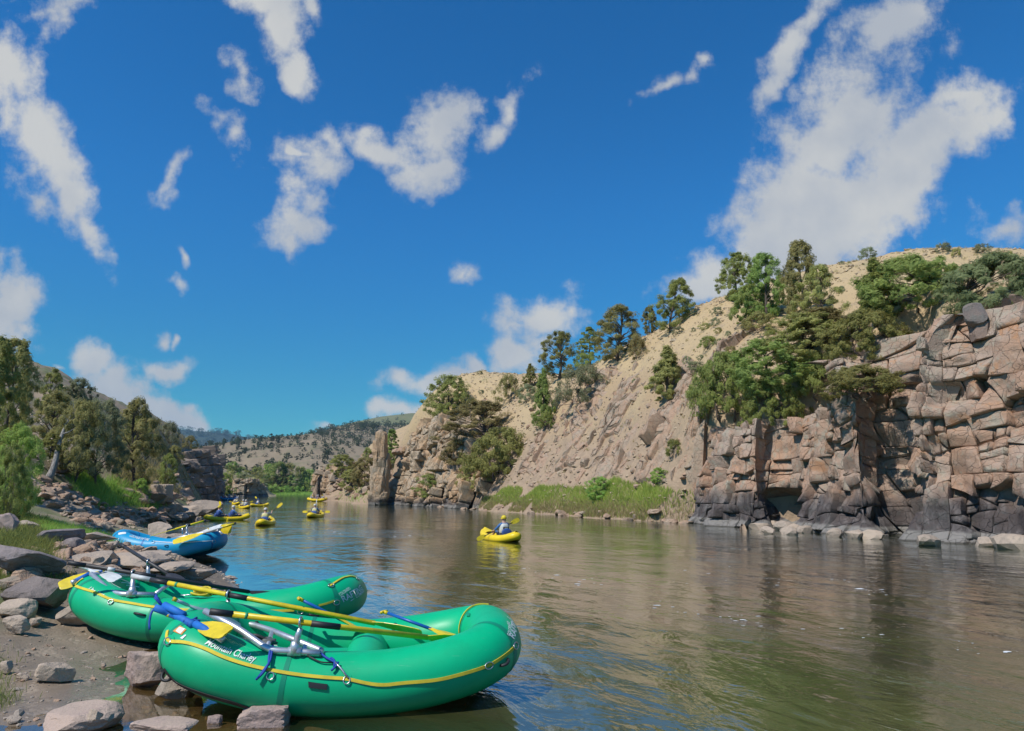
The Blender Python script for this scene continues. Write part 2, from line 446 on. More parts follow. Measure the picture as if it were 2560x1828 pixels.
# ------------------------------------------------------------------ terrain heightfields (metres, river surface at z = 0)
def shore(px, py, z=-.15): q = WZ(px, py, 0.0); return (q[0], q[1], z)
RS = [shore(*q) for q in ((3300, 1420), (2900, 1385), (2560, 1362), (2250, 1347), (1980, 1332), (1740, 1309), (1560, 1298), (1380, 1286), (1200, 1274), (1080, 1265), (985, 1262))]
RC = list(RS)
def inland(q, ref, d, z):      # a point d metres from shore point q away from the river
    v = np.array(ref) - np.array(q[:2]); v /= np.linalg.norm(v); p = np.array(q[:2]) + v * d
    return (p[0], p[1], z)
for q in RS[:9]:
    RC.append(inland(q, (q[0] - 8, q[1] - 8), 7, -2.6))
for px, py, Y in (
    # behind the big cliff
    (2900, 840, 29.5), (2560, 850, 31), (2420, 830, 33.0), (2250, 870, 35.5), (2100, 930, 38), (2000, 1010, 40.0), (1860, 1060, 42.5), (1770, 1110, 44.5),
    # slope of the hill
    (2560, 720, 44), (2400, 750, 45), (2200, 800, 46), (2050, 820, 49), (1930, 830, 52), (1800, 880, 55), (1760, 1000, 50), (1700, 960, 59), (1620, 960, 63),
    (1500, 1000, 72), (1560, 1100, 62), (1660, 1150, 52), (1450, 1130, 68), (1400, 1190, 66), (1540, 1200, 56), (1650, 1220, 50), (1350, 1060, 80), (1260, 1090, 88),
    (1230, 1180, 86), (1160, 1080, 102), (1100, 1120, 104), (1100, 1200, 99), (1010, 1085, 112), (1180, 1225, 84), (1330, 1240, 70), (1480, 1255, 59),
    # ridge
    (3300, 600, 52), (2900, 615, 54), (2560, 625, 58), (2308, 630, 62), (2071, 664, 66), (1914, 715, 70), (1801, 743, 74), (1711, 788, 78), (1610, 855, 84),
    (1452, 934, 98), (1295, 957, 120), (1182, 990, 140), (1085, 1062, 132),
    # bluff further up the river
    (960, 1128, 128), (900, 1140, 142), (850, 1160, 155), (800, 1185, 168), (935, 1200, 118), (900, 1225, 135), (860, 1235, 150), (985, 1150, 118), (1010,1105,165), (910,1165,190), (830,1195,205), (1060,1075,150)):
    p = W(px, py, Y); RC.append((p[0], p[1], p[2]))
for px, py in ((950, 1261), (920, 1258), (870, 1254), (825, 1250), (790, 1247)):
    RC.append(shore(px, py, -.1)); q = shore(px, py); RC.append((q[0] - 8, q[1] - 2, -2.5))
for px, py, Y in ((2560, 625, 58), (2071, 664, 66), (1711, 788, 78), (1452, 934, 98), (1182, 990, 140)):
    a = W(px, py, Y); b = a * np.array([1.5, 1.5, 1]); RC.append((b[0], b[1], a[2] - 5))
    b = a * np.array([2.1, 2.1, 1]); RC.append((b[0], b[1], a[2] - 9))
for px, Y in ((760, 168), (740, 185), (735, 210), (730, 240), (770, 250), (700, 170), (690, 230), (720, 290)):
    q = W(px, 1240, Y); RC.append((q[0], q[1], -3.0))
hill_raw = tps_fit(RC)
def behind(x, y, base):
    """metres behind a cliff foot (positive inland); large where the foot line does not run"""
    base = np.asarray(base, float); best = np.full(x.shape, 1e9); out = np.full(x.shape, 99.0)
    for a, b in zip(base[:-1], base[1:]):
        e = b - a; L = np.hypot(*e); e = e / L; n = np.array([-e[1], e[0]])
        t = (x - a[0]) * e[0] + (y - a[1]) * e[1]; d = (x - a[0]) * n[0] + (y - a[1]) * n[1]
        dd = np.hypot(d, np.maximum(0, np.maximum(-t, t - L)))
        k = (dd < best) & (t > -3.5) & (t < L + 3.5)
        out = np.where(k, d + 1.8 * np.maximum(0, np.maximum(-t, t - L)), out); best = np.where(k, dd, best)
    return out
CLIFF_A = [np.array(WZ(1738, 1308, 0)[:2]) + [2.6, 5.5], np.array(WZ(1738, 1308, 0)[:2]) + [.9, 2.5]] + [WZ(px, py, 0)[:2] for px, py in ((1738, 1308), (1800, 1316), (1900, 1322), (1945, 1320), (2010, 1327), (2060, 1333), (2170, 1341), (2215, 1338), (2262, 1340), (2285, 1352), (2400, 1356), (2500, 1362), (2620, 1372), (2800, 1385), (3000, 1400))]
CLIFF_B = [WZ(px, py, 0)[:2] for px, py in ((968, 1262), (1000, 1264), (1050, 1266), (1090, 1268), (1130, 1270), (1190, 1273))]
CLIFF_D = [WZ(px, py, 0)[:2] for px, py in ((777, 1246), (790, 1247), (812, 1249), (835, 1250), (850, 1252))]
CLIFF_L = [W(px, 1250, Y)[:2] for px, Y in ((440, 112), (480, 118), (512, 128), (531, 145), (533, 175), (520, 215))]
def carve(x, y, z, base, lean, back, reach=4):
    d = behind(x, y, base)
    return np.minimum(z, np.where((d < 90) & (d > -reach), (d - back) / lean - 1.5, 1e9))
def right_h(x, y):
    x = np.asarray(x, float); y = np.asarray(y, float); z = hill_raw(x, y)
    P = np.stack([x, y, z * 0], -1)
    k = np.clip(z / 3, 0, 1)
    z = z + k * (.35 * fbm(P * .22, 4, .5, 3) + .18 * fbm(P * .9, 3, .55, 5))
    z = z - 2.5 * np.maximum(0, -(x + .261 * y)) * (y > 120)
    for b, ln, bk in ((CLIFF_A[2:], .26, 2.6), (CLIFF_B, .30, 1.6), (CLIFF_D, .26, 1.5)): z = carve(x, y, z, b, ln, bk)
    return z

LC = []
for x, y, z in ((0, 0, .32), (-2, -1, .35), (-5, 1, .4), (-9, 3, .8), (2, 1.5, .1), (3.5, 3, -.6), (5, 1, -.6), (4, -3, 0.1), (2.5, 5.5, -.8), (-0.6, 5.4, -.16), (0.3, 6.6, -.55), (1, 9, -1.1), (-1.2, 10.5, -1.0), (-2.6, 8.9, -.35),
                (-2.2, 12.5, -.9), (-3, 16, -.9), (-5.5, 20, -.9), (-8, 25, -.9), (-10, 30, -.9), (-13, 36, -.8), (-14, 45, -.9), (-18, 55, -1.2), (-22, 70, -1.5), (-33, 100, -1.6), (-48, 140, -1.8), (-62, 200, -2),
                (-1.8, 6.9, -.03), (-3.1, 6.0, .0), (-2.2, 5.3, .03), (-3.5, 4.4, .04), (-2.8, 3.4, .08), (-4.6, 7.6, .04), (-5.0, 9.2, .06), (-4, 9.4, -.04), (-3.8, 11.8, -.25), (-6.4, 10.2, .25), (-6.8, 8.0, .35), (-5.9, 6.2, .12)):
    LC.append((x, y, z))
for px, py, Y in ((60, 1440, 11.5), (180, 1400, 13.5), (300, 1400, 14.5), (400, 1425, 14.6), (460, 1452, 14.4), (330, 1360, 18), (250, 1352, 20), (190, 1310, 24), (100, 1330, 20), (0, 1330, 18), (-200, 1330, 14), (-500, 1300, 18),
                  (130, 1250, 28), (60, 1260, 26), (200, 1262, 33), (180, 1205, 33), (250, 1215, 40), (330, 1235, 44), (420, 1255, 50), (360, 1200, 49), (430, 1225, 58), (470, 1225, 75),
                  (300, 1140, 56), (380, 1150, 66), (330, 1060, 78), (420, 1105, 105), (470, 1118, 130), (300, 1010, 95), (200, 965, 82), (100, 930, 68), (0, 880, 58), (-200, 850, 55), (-500, 900, 45), (120, 1120, 42), (0, 1080, 38), (505, 1140, 150), (440, 1150, 100), (470, 1135, 125), (-500, 1050, 30)):
    p = W(px, py, Y); LC.append(tuple(p))
for px, py in ((240, 1334), (330, 1318), (400, 1306), (480, 1298), (535, 1288), (505, 1272), (485, 1262)):
    LC.append(shore(px, py, 0.0))
for px, py, Y in ((300, 1010, 95), (100, 930, 68), (420, 1105, 105), (-200, 850, 55)):
    a = W(px, py, Y); b = a * np.array([1.6, 1.6, 1]); LC.append((b[0], b[1], a[2] - 2))
for px, Y in ((550, 130), (560, 165), (560, 200), (560, 235), (620, 150), (650, 190), (650, 230), (720, 210), (540, 110), (600, 260), (560, 70), (548, 82), (540, 95), (528, 100), (575, 90)):
    q = W(px, 1240, Y); LC.append((q[0], q[1], -2.5))
bank_raw = tps_fit(LC)
def left_h(x, y):
    x = np.asarray(x, float); y = np.asarray(y, float); z = bank_raw(x, y)
    P = np.stack([x, y, x * 0], -1)
    near = np.clip((y - 12) / 10, 0, 1)
    k = np.clip(z / 2.5, 0, 1) * near
    z = z + k * (.45 * fbm(P * .35, 4, .5, 11)) + (1 - near) * (.045 * fbm(P * .9, 3, .5, 13) + .016 * fbm(P * 4, 3, .55, 15))
    return carve(x, y, z, CLIFF_L[1:], .2, 2.2, 30)

def hit(px, py, f=None, y0=4.0, y1=260.0, step=.25):
    """where the sight line through a photo pixel meets the ground"""
    fs = [f] if f else [right_h, left_h]
    Ys = np.arange(y0, y1, step); d = ray(px, py); T = Ys / d[1]
    x, z = d[0] * T, H + d[2] * T
    best = None
    for g in fs:
        b = g(x, Ys) - z
        i = np.argmax(b > 0)
        if b[i] > 0 and (best is None or Ys[i] < best[1]): best = (x[i], Ys[i], float(g(x[i], Ys[i])))
    return best

def grid_mesh(name, X, Y, Z, keep=None, smooth=True):
    nr, nc = X.shape
    V = np.stack([X, Y, Z], -1).reshape(-1, 3)
    i = np.arange(nr - 1)[:, None] * nc; j = np.arange(nc - 1)[None]
    q = np.stack([i + j, i + j + 1, i + nc + j + 1, i + nc + j], -1).reshape(-1, 4)
    if keep is not None:
        q = q[keep.reshape(-1)[q].any(1)]
        used = np.zeros(len(V), bool); used[q.ravel()] = True; mp = np.cumsum(used) - 1
        V = V[used]; q = mp[q]
    return mesh_np(name, V, q, smooth)

# ---- right hillside
def hill_mat():
    m = mat('scree', rough=.95, spec=.15); t = NT(m); p = t.pos()
    a = t.noise(p, .12, 5, .6); b = t.noise(p, 1.1, 6, .65); d, vc = t.voro(p, 2.6); d2, _ = t.voro(p, 7.0)
    z = t.sep(p)[2]
    col = t.mix(t.ramp(a, .4, .65), (.46, .345, .205), (.40, .285, .175))
    col = t.mix(t.ramp(z, 9, 18, 0, .55), col, (.54, .40, .215))
    col = t.mix(t.ramp(b, .5, .72, 0, .7), col, (.33, .255, .18))
    col = t.mix(t.ramp(t.noise(p, .35, 5, .7), .6, .74, 0, .6), col, (.24, .235, .12))
    col = t.mix(t.ramp(d, .10, .28, .55, 0), col, (.20, .155, .115))
    col = t.mix(t.ramp(t.math('ADD', z, t.math('MULTIPLY', t.noise(p, .3, 4), 5)), 13, 7, 0, .8), col, t.mix(t.ramp(b, .42, .6), (.39, .285, .20), (.31, .23, .165)))
    t.base(col)
    t.normal(t.bump(t.math('ADD', t.math('MULTIPLY', d, .6), t.math('MULTIPLY', d2, .35)), .7, .10))
    return m
M['scree'] = hill_mat()
def sheet_right():
    ys = np.concatenate([np.arange(18, 75, .5), np.arange(75, 150, .8), np.arange(150, 300, 2.5)])
    xs = np.concatenate([np.arange(-60, -20, 1.2), np.arange(-20, 45, .5), np.arange(45, 150, 3.0)])
    X, Y = np.meshgrid(xs, ys); Z = right_h(X, Y)
    keep = (Z > -2.4) & (X > -60 + 0) & ~((X < -22) & (Y < 95))
    return grid_mesh('hillside', X, Y, Z, keep)
hillside = tag(link('hillside', sheet_right(), None, M['scree']), kind='structure')

# ---- left bank
def bank_mat():
    m = mat('bank_soil', rough=.8, spec=.4); t = NT(m); p = t.pos(); s = t.sep(p)
    a = t.noise(p, .5, 5, .6); b = t.noise(p, 3.5, 6, .65); c = t.noise(p, 22, 5, .7)
    d, vc = t.voro(p, 16.0); d2, _ = t.voro(p, 42.0)
    far = t.ramp(s[1], 14, 30)
    mud = t.mix(t.ramp(a, .4, .62), (.27, .205, .145), (.20, .155, .11))
    mud = t.mix(t.ramp(b, .52, .7, 0, .8), mud, (.34, .265, .185))
    grav = t.ramp(t.math('ADD', b, t.math('MULTIPLY', a, .5)), .70, .86)
    mud = t.mix(t.math('MULTIPLY', grav, t.ramp(d, .02, .4, 1, .1)), mud, (.40, .325, .25))
    mud = t.mix(t.ramp(c, .6, .75, 0, .55), mud, (.09, .07, .05))
    dry = t.mix(t.ramp(t.noise(p, .25, 5, .6), .42, .6), (.36, .27, .175), (.17, .185, .075))
    dry = t.mix(t.ramp(t.noise(p, 1.6, 5, .65), .5, .68), dry, (.30, .255, .20))
    soil = t.mix(t.ramp(t.noise(p, 1.1, 4), .45, .62), (.24, .185, .13), (.13, .15, .055))
    mid = t.mix(t.ramp(s[2], .18, .5), mud, soil)
    t.base(t.mix(far, mid, dry))
    wet = t.ramp(t.math('ADD', s[2], t.math('MULTIPLY_ADD', b, .12, -.06)), .01, .10, .22, .8)
    t.rough(wet)
    h = t.math('ADD', t.math('MULTIPLY', c, .4), t.math('ADD', t.math('MULTIPLY', d, t.math('MULTIPLY', grav, -.8)), t.math('MULTIPLY', b, .6)))
    t.normal(t.bump(h, .55, .035))
    return m
M['bank_soil'] = bank_mat()
def sheet_left():
    ys = np.concatenate([np.arange(-6, 3, .3), np.arange(3, 14, .07), np.arange(14, 30, .16), np.arange(30, 75, .45), np.arange(75, 230, 2.0)])
    u = np.linspace(-1.35, .42, 300)
    X = u[None] * (np.maximum(ys, 0)[:, None] * .78 + 5.5); Y = np.repeat(ys[:, None], len(u), 1)
    Z = left_h(X, Y)
    return grid_mesh('bank', X, Y, Z, (Z > -1.3) & ~((Y > 150) & (X > -.372 * Y)))
bank = tag(link('bank', sheet_left(), None, M['bank_soil']), kind='structure')

# ---- river bed, one sheet out to the horizon
bed = mesh_np('ground', np.array([[-6000, -200, -2.7], [6000, -200, -2.7], [6000, 6200, -2.7], [-6000, 6200, -2.7]], float), np.array([[0, 1, 2, 3]]))
M['bed'] = mat('river_bed', (.10, .08, .05), .9)
tag(link('ground', bed, None, M['bed']), kind='structure')

# ---- river
def river_mat():
    m = bpy.data.materials.new('river_water'); m.use_nodes = True; nt = m.node_tree; t = NT(m)
    nt.nodes.remove(t.b); t.b = None
    p = t.pos(); s = t.sep(p)
    # flow runs along the reach: stretch the ripples across the sight line
    q = t.mapping(p, (1.0, 1.0, 1.0), (0, 0, R(-24)))
    w0 = t.noise(t.mapping(q, (.35, .16, 1)), 1.0, 3, .5, .6)
    w1 = t.noise(t.mapping(q, (1.5, .75, 1)), 1.0, 4, .55, .5)
    w2 = t.noise(t.mapping(q, (6.5, 3.4, 1)), 1.0, 4, .6, .4)
    w3 = t.noise(t.mapping(q, (24, 15, 1)), 1.0, 3, .6)
    rough_zone = t.ramp(t.noise(t.mapping(q, (.16, .09, 1)), 1.0, 3, .5, 1.2), .40, .64, .25, 1.25)
    h = t.math('ADD', t.math('MULTIPLY', w0, .20), t.math('MULTIPLY', w1, .085))
    h = t.math('ADD', h, t.math('MULTIPLY', t.math('ADD', t.math('MULTIPLY', w2, .027), t.math('MULTIPLY', w3, .006)), rough_zone))
    dep = t.attr('depth')
    calm = t.ramp(dep, .03, .35, .12, 1.0)
    nrm = t.bump(t.math('MULTIPLY', h, calm), .38, 1.0)
    dif = t.n('ShaderNodeBsdfDiffuse'); t.l(t.mix(t.ramp(t.noise(p, .12, 4), .4, .6), (.104, .112, .038), (.082, .092, .034)), dif.inputs['Color']); t.l(nrm, dif.inputs['Normal'])
    tra = t.n('ShaderNodeBsdfTransparent'); tra.inputs['Color'].default_value = (.80, .72, .52, 1)
    murk = t.ramp(dep, .0, .75, 0.04, .96, smooth=False)
    body = t.n('ShaderNodeMixShader'); t.l(murk, body.inputs[0]); t.l(tra.outputs[0], body.inputs[1]); t.l(dif.outputs[0], body.inputs[2])
    gl = t.n('ShaderNodeBsdfGlossy'); gl.inputs['Roughness'].default_value = .045; t.l(nrm, gl.inputs['Normal']); gl.inputs['Color'].default_value = (.93, .95, .97, 1)
    fr = t.n('ShaderNodeFresnel'); fr.inputs['IOR'].default_value = 1.34; t.l(nrm, fr.inputs['Normal'])
    fac = t.math('MINIMUM', t.math('MULTIPLY_ADD', fr.outputs[0], 1.75, .05), .93)
    mx = t.n('ShaderNodeMixShader'); t.l(fac, mx.inputs[0]); t.l(body.outputs[0], mx.inputs[1]); t.l(gl.outputs[0], mx.inputs[2])
    t.l(mx.outputs[0], t.out.inputs['Surface'])
    return m
def river():
    ys = np.concatenate([np.arange(-25, 2, 1.5), np.arange(2, 14, .14), np.arange(14, 40, .4), np.arange(40, 130, 1.2), np.geomspace(130, 900, 60)])
    u = np.linspace(-1.0, 1.0, 240)
    X = u[None] * (np.maximum(ys, 0)[:, None] * .85 + 12); Y = np.repeat(ys[:, None], len(u), 1)
    dl = np.where(X < 8, -left_h(X, Y), 9); dr = np.where((Y > 17) & (Y < 290) & (X > -60), -right_h(X, Y), 9)
    dl = np.where(Y > 220, 9, dl)
    dep = np.minimum(dl, dr)
    me = grid_mesh('river', X, Y, X * 0)
    at = me.attributes.new('depth', 'FLOAT', 'POINT'); at.data.foreach_set('value', np.clip(dep, -1, 3).astype(np.float32).ravel())
    return me
M['river'] = river_mat()
tag(link('river', river(), None, M['river']), kind='structure')

# ------------------------------------------------------------------ rock pieces
def clip_poly(P, n, d):
    """keep the side n.p <= d of polygon P (k,2)"""
    out = []
    s = P @ n - d
    for i in range(len(P)):
        a, b, sa, sb = P[i], P[(i + 1) % len(P)], s[i], s[(i + 1) % len(P)]
        if sa <= 0: out.append(a)
        if (sa < 0 < sb) or (sb < 0 < sa): out.append(a + (b - a) * (sa / (sa - sb)))
    return np.array(out)

def cells(S, Tt, cw, ch, rng):
    """break the face up as rock breaks: near-vertical and near-level joints, uneven sizes"""
    todo = [(np.array([[-.3, -.3], [S + .3, -.3], [S + .3, Tt + .3], [-.3, Tt + .3]], float), 0)]; res = []
    while todo:
        P, dep = todo.pop()
        lo, hi = P.min(0), P.max(0); w, h = hi - lo
        lim = math.exp(rng.normal(0, .36))
        if w < cw * 1.25 * lim and h < ch * 1.25 * lim: res.append(P); continue
        if w / cw > h / ch * rng.uniform(.7, 1.4): a = rng.normal(0, .15); n = np.array([math.cos(a), math.sin(a)])
        else: a = rng.normal(.08, .18); n = np.array([-math.sin(a), math.cos(a)])
        if rng.random() < .08: a = rng.uniform(0, 3.14); n = np.array([math.cos(a), math.sin(a)])
        q = lo + (hi - lo) * rng.uniform(.32, .68, 2); d = n @ q
        for sg in (1, -1):
            Q = clip_poly(P, n * sg, d * sg)
            if len(Q) >= 3 and np.ptp(Q, axis=0).min() > .06: todo.append((Q, dep + 1))
    return res

def shrink(P, g):
    c = P.mean(0); Q = P.copy()
    for i in range(len(P)):
        a, b = P[i], P[(i + 1) % len(P)]
        e = b - a; n = np.array([e[1], -e[0]]) / (np.linalg.norm(e) + 1e-9)
        if n @ (a - c) < 0: n = -n
        Q = clip_poly(Q, n, n @ a - g)
        if len(Q) < 3: return None
    return Q

def block_mesh(P, surf, rng, depth, prot, tilt, gap, rough, bev, fac=None):
    """a fractured block: cell P on the face (metres along, metres up) given thickness along the face normal"""
    P = shrink(P, gap)
    if P is None: return None
    c = P.mean(0)
    pts = []
    for i in range(len(P)):
        a, b = P[i], P[(i + 1) % len(P)]; k = max(1, int(np.linalg.norm(b - a) / .22))
        for q in range(k): pts.append(a + (b - a) * (q / k))
    B = np.array(pts); n = len(B)
    if n < 3: return None
    size = np.linalg.norm(B - c, axis=1).mean()
    bv = min(bev, size * .25)
    fr = [0.3, .6, .84, 1 - bv / size, 1 - bv * .3 / size, 1.0, 1.0]; dz = [0, 0, 0, -.006, -bv * .45, -bv * 1.1, -depth]
    t1, t2 = rng.normal(0, tilt), rng.normal(-.04, tilt)
    ca = rng.uniform(0, 6.28); cn = np.array([np.cos(ca), np.sin(ca)]); co = rng.uniform(-.2, .45) * size; cs = rng.uniform(.1, .6) * (rng.random() < .5)
    rng_off = rng.uniform(0, 50)
    q = np.concatenate([c[None]] + [c + (B - c) * f for f in fr]); h = np.concatenate([[prot]] + [np.full(n, prot + d) for d in dz])
    r = q - c
    h = h + r[:, 0] * t1 + r[:, 1] * t2 - cs * np.maximum(r @ cn - co, 0)
    h = h + rough * fbm(np.c_[q * 1.3, np.full(len(q), 4.2)], 4, .55, 31)
    wq = vnoise(np.c_[np.r_[q, q + 31.7] * 2.1, np.full(2 * len(q), 1.5)], 5)
    q = q + .045 * np.stack([wq[:len(q)], wq[len(q):]], 1)
    base_, nrm = surf(q[:, 0], q[:, 1], fac(c, q) if fac is not None else None)
    V = base_ + nrm * h[:, None]
    j = np.arange(n); j2 = (j + 1) % n
    tri = np.stack([np.zeros(n, int), 1 + j, 1 + j2], 1)
    qs = [np.stack([1 + k * n + j, 1 + (k + 1) * n + j, 1 + (k + 1) * n + j2, 1 + k * n + j2], 1) for k in range(len(fr) - 1)]
    return V, [tri, np.concatenate(qs)]

def cliff(name, base, top, lean, cw, ch, seed, mtl, nudge=None, depth=.7, tilt=.16, prot=.14, rough=.10, foot=-.5, parent=None, kind='structure', piece='rock_block', gap=.02, drape=None, bevel=.075, keepf=1.0):
    """base: polyline [(x,y)] left to right as seen from the river; top: heights at those points"""
    rng = np.random.default_rng(seed)
    base = np.asarray(base, float); top = np.asarray(top, float)
    L = np.r_[0, np.cumsum(np.linalg.norm(np.diff(base, axis=0), axis=1))]; S, Tt = L[-1], top.max() - foot
    nf = int(S * Tt / (cw * ch) / 7) + 4                 # big joint planes: whole groups of blocks share one face
    fs = np.c_[rng.uniform(0, S, nf), rng.uniform(0, Tt, nf)]; fo = rng.normal(0, prot * 1.7, nf); fa = rng.normal(0, .10, nf); fb = rng.normal(-.03, .08, nf); asp_ = np.array([1.0, .72])
    def facet(s, t):
        d = ((np.stack([s, t], -1)[..., None, :] - fs) * asp_); k = (d ** 2).sum(-1).argmin(-1)
        return fo[k] + fa[k] * (s - fs[k, 0]) + fb[k] * (t - fs[k, 1])
    def fac(c, q):                                       # the plane of the group the block's middle belongs to
        d = (c - fs) * asp_; k = (d ** 2).sum(-1).argmin()
        return fo[k] + fa[k] * (q[:, 0] - fs[k, 0]) + fb[k] * (q[:, 1] - fs[k, 1])
    def surf(s, t, fct=None):
        x = np.interp(s, L, base[:, 0]); y = np.interp(s, L, base[:, 1])
        e = 1.2
        dx = np.interp(s + e, L, base[:, 0]) - np.interp(s - e, L, base[:, 0]); dy = np.interp(s + e, L, base[:, 1]) - np.interp(s - e, L, base[:, 1])
        l = np.hypot(dx, dy) + 1e-9
        nx, ny = dy / l, -dx / l                       # outwards, towards the river
        P = np.stack([s * .35, t * .35, s * 0], -1)
        off = -lean * t + .45 * fbm(P, 3, .5, seed + 2) + (0 if fct is None else fct)
        if nudge is not None: off = off + nudge(s, t)
        if drape is not None:
            gx, gy = x - nx * t * .8, y - ny * t * .8; gz = drape(gx, gy)
            q = np.stack([gx, gy, gz + .10 + .3 * (off + lean * t)], -1)
            nr = np.stack([nx * .62, ny * .62, np.full_like(nx, .78)], -1)
            return q, nr
        q = np.stack([x + nx * off, y + ny * off, t + foot], -1)
        nr = np.stack([nx, ny, np.full_like(nx, lean * .8)], -1); nr /= np.linalg.norm(nr, axis=-1)[..., None]
        return q, nr
    root = tag(link(name, None), kind=kind) if parent is None else parent
    n = 0
    for P in cells(S, Tt, cw, ch, rng):
        if len(P) < 3: continue
        g = P.mean(0)
        e_ = np.roll(P, -1, 0) - P; ar = abs((P[:, 0] * np.roll(P[:, 1], -1) - np.roll(P[:, 0], -1) * P[:, 1]).sum()) / 2
        if ar / (np.linalg.norm(e_, axis=1).max() + 1e-9) < .2 * min(cw, ch): continue        # no slivers
        tp = np.interp(g[0], L, top) - foot + rng.normal(0, .25)
        if g[1] > tp or not (0 <= g[0] <= S) or rng.random() > keepf: continue
        r = block_mesh(P, surf, rng, depth, rng.normal(0, prot * .38) + (rng.random() < .12) * rng.normal(0, prot * 2), tilt * (.35 if rng.random() < .8 else 1.6), gap + abs(rng.normal(0, gap)), rough, bevel * rng.uniform(.6, 1.5), fac)
        if r is None: continue
        link(piece, mesh_np(piece, r[0], r[1], True), root, mtl); n += 1
    # the unbroken rock behind the joints
    ss, tt = np.meshgrid(np.linspace(0, S, max(8, int(S / .6))), np.linspace(0, 1, max(6, int(Tt / .6))))
    tv = tt * (np.interp(ss, L, top) - foot)
    q, nr = surf(ss.ravel(), tv.ravel())
    q = (q - nr * (.30 + 2.2 * prot)).reshape(*ss.shape, 3)
    if drape is None:                                   # level top running back into the hill
        hor = nr.reshape(*ss.shape, 3)[-1] * [1, 1, 0]; hor /= np.linalg.norm(hor, axis=-1)[..., None]
        ext = [q[-1] - hor * dd + [0, 0, .12 * dd] for dd in (.8, 1.8, 3.2)]
        for e_ in ext: e_ += .25 * np.stack([vnoise(e_ * .8, 2), vnoise(e_ * .8, 3), vnoise(e_ * .8, 4)], -1)
        q = np.concatenate([q, np.stack(ext)])
    me = grid_mesh('rock_mass', q[..., 0], q[..., 1], q[..., 2])
    link('rock_mass', me, root, mtl)
    return root, surf, L, n

def ico(sub):
    bm = bmesh.new(); bmesh.ops.create_icosphere(bm, subdivisions=sub, radius=1.0)
    V = np.array([v.co for v in bm.verts]); Fc = np.array([[v.index for v in f.verts] for f in bm.faces]); bm.free()
    return V, Fc
ICO = {k: ico(k) for k in (1, 2, 3, 4)}
def rock_geo(seed, sub=3, cuts=9, rough=.05, dims=(1, 1, 1), lo=.55, hi=.9, boxy=0.0):
    rng = np.random.default_rng(seed); V, Fc = ICO[sub]; V = V.copy()
    if boxy: V = V * ((1 - boxy) + boxy / np.abs(V).max(1))[:, None] * (1 - .2 * boxy)
    for k in range(cuts):
        n = rng.normal(size=3); n /= np.linalg.norm(n); d = rng.uniform(lo, hi)
        s = V @ n - d
        V = V - np.maximum(s, 0)[:, None] * n
    V = V + (V / (np.linalg.norm(V, axis=1)[:, None] + 1e-9)) * (rough * fbm(V * 2.4 + seed * 3.1, 4, .55, seed))[:, None]
    return V * np.asarray(dims), Fc
def rock(name, seed, loc, dims, rz=0, tilt=(0, 0), mtl=None, sub=3, cuts=9, rough=.05, parent=None, lo=.55, hi=.9):
    V, Fc = rock_geo(seed, sub, cuts, rough, dims, lo, hi)
    o = link(name, mesh_np(name, V, Fc, False), parent, mtl, loc)
    o.rotation_euler = (tilt[0], tilt[1], rz)
    return o
STONES = [mesh_np('stone', *rock_geo(100 + i, 3, 8, .05, (1, .75 + .3 * (i % 3 == 0), .5 + .1 * (i % 4)), .5, .85, boxy=.5 * (i % 3 != 1))) for i in range(14)]

# ---- the large red-brown cliff on the right, bottom to top
cb = CLIFF_A
ct = [7.4, 6.4, 5.2, 5.6, 5.9, 5.8, 6.2, 7.2, 8.6, 8.9, 9.1, 9.2, 9.3, 9.2, 9.0, 8.8, 8.5]
cbL = np.r_[0, np.cumsum(np.linalg.norm(np.diff(np.array(cb), axis=0), axis=1))]
def nudgeA(s, t):
    s, t = np.asarray(s, float), np.asarray(t, float)
    # the deep cleft right of the middle, narrowing upwards and leaning left
    c = cbL[10] - .1 - .22 * (t - 2); w = .78 - .07 * t
    o = -1.25 * np.exp(-((s - c) / np.maximum(w, .25)) ** 4) * np.clip((5.6 - t) / 1.2, 0, 1)
    # hollow at the foot further left, and the groove above it
    o += -1.7 * np.exp(-((s - cbL[5] - .6) / 1.0) ** 4) * np.clip((2.7 - t) / .5, 0, 1)
    o += -.9 * np.exp(-((s - cbL[6] - .3) / .35) ** 2) * np.clip((t - 1) / 1, 0, 1)
    # niche high on the face
    o += -1.0 * np.exp(-((s - cbL[11] - 1.2) / .75) ** 4 - ((t - 6.5) / .5) ** 4)
    o += -.8 * np.exp(-((s - cbL[10] - .35) / .5) ** 4 - ((t - 6.9) / .9) ** 4)
    # flaring foot
    o += .35 * np.exp(-((t - .4) / .5) ** 2)
    return o
cliffA, surfA, LA, nA = cliff('cliff', cb, ct, .22, .86, .98, 5, M['cliff'], nudgeA, depth=1.1, tilt=.12, prot=.12, rough=.17, gap=.007, bevel=.042)

# boulder cap at the upper right end
k = 0
for px, py, w in ((2440, 790, .9), (2490, 765, .8), (2535, 760, .9), (2450, 830, .8), (2500, 820, .85), (2545, 815, .8), (2590, 780, 1.0), (2600, 840, 1.0), (2400, 800, .55), (2640, 800, 1.0), (2700, 820, 1.1), (2475, 850, .8), (2570, 850, .9)):
    p = W(px, py, 29.8 + .5 * (k % 3)); k += 1
    rock('rock_block', 300 + k, p, (w * .8, w * .75, w * .62), k * 1.3, (.2, .1 * (k % 4)), M['cap_rock'], 3, 11, .03, cliffA, .5, .8)

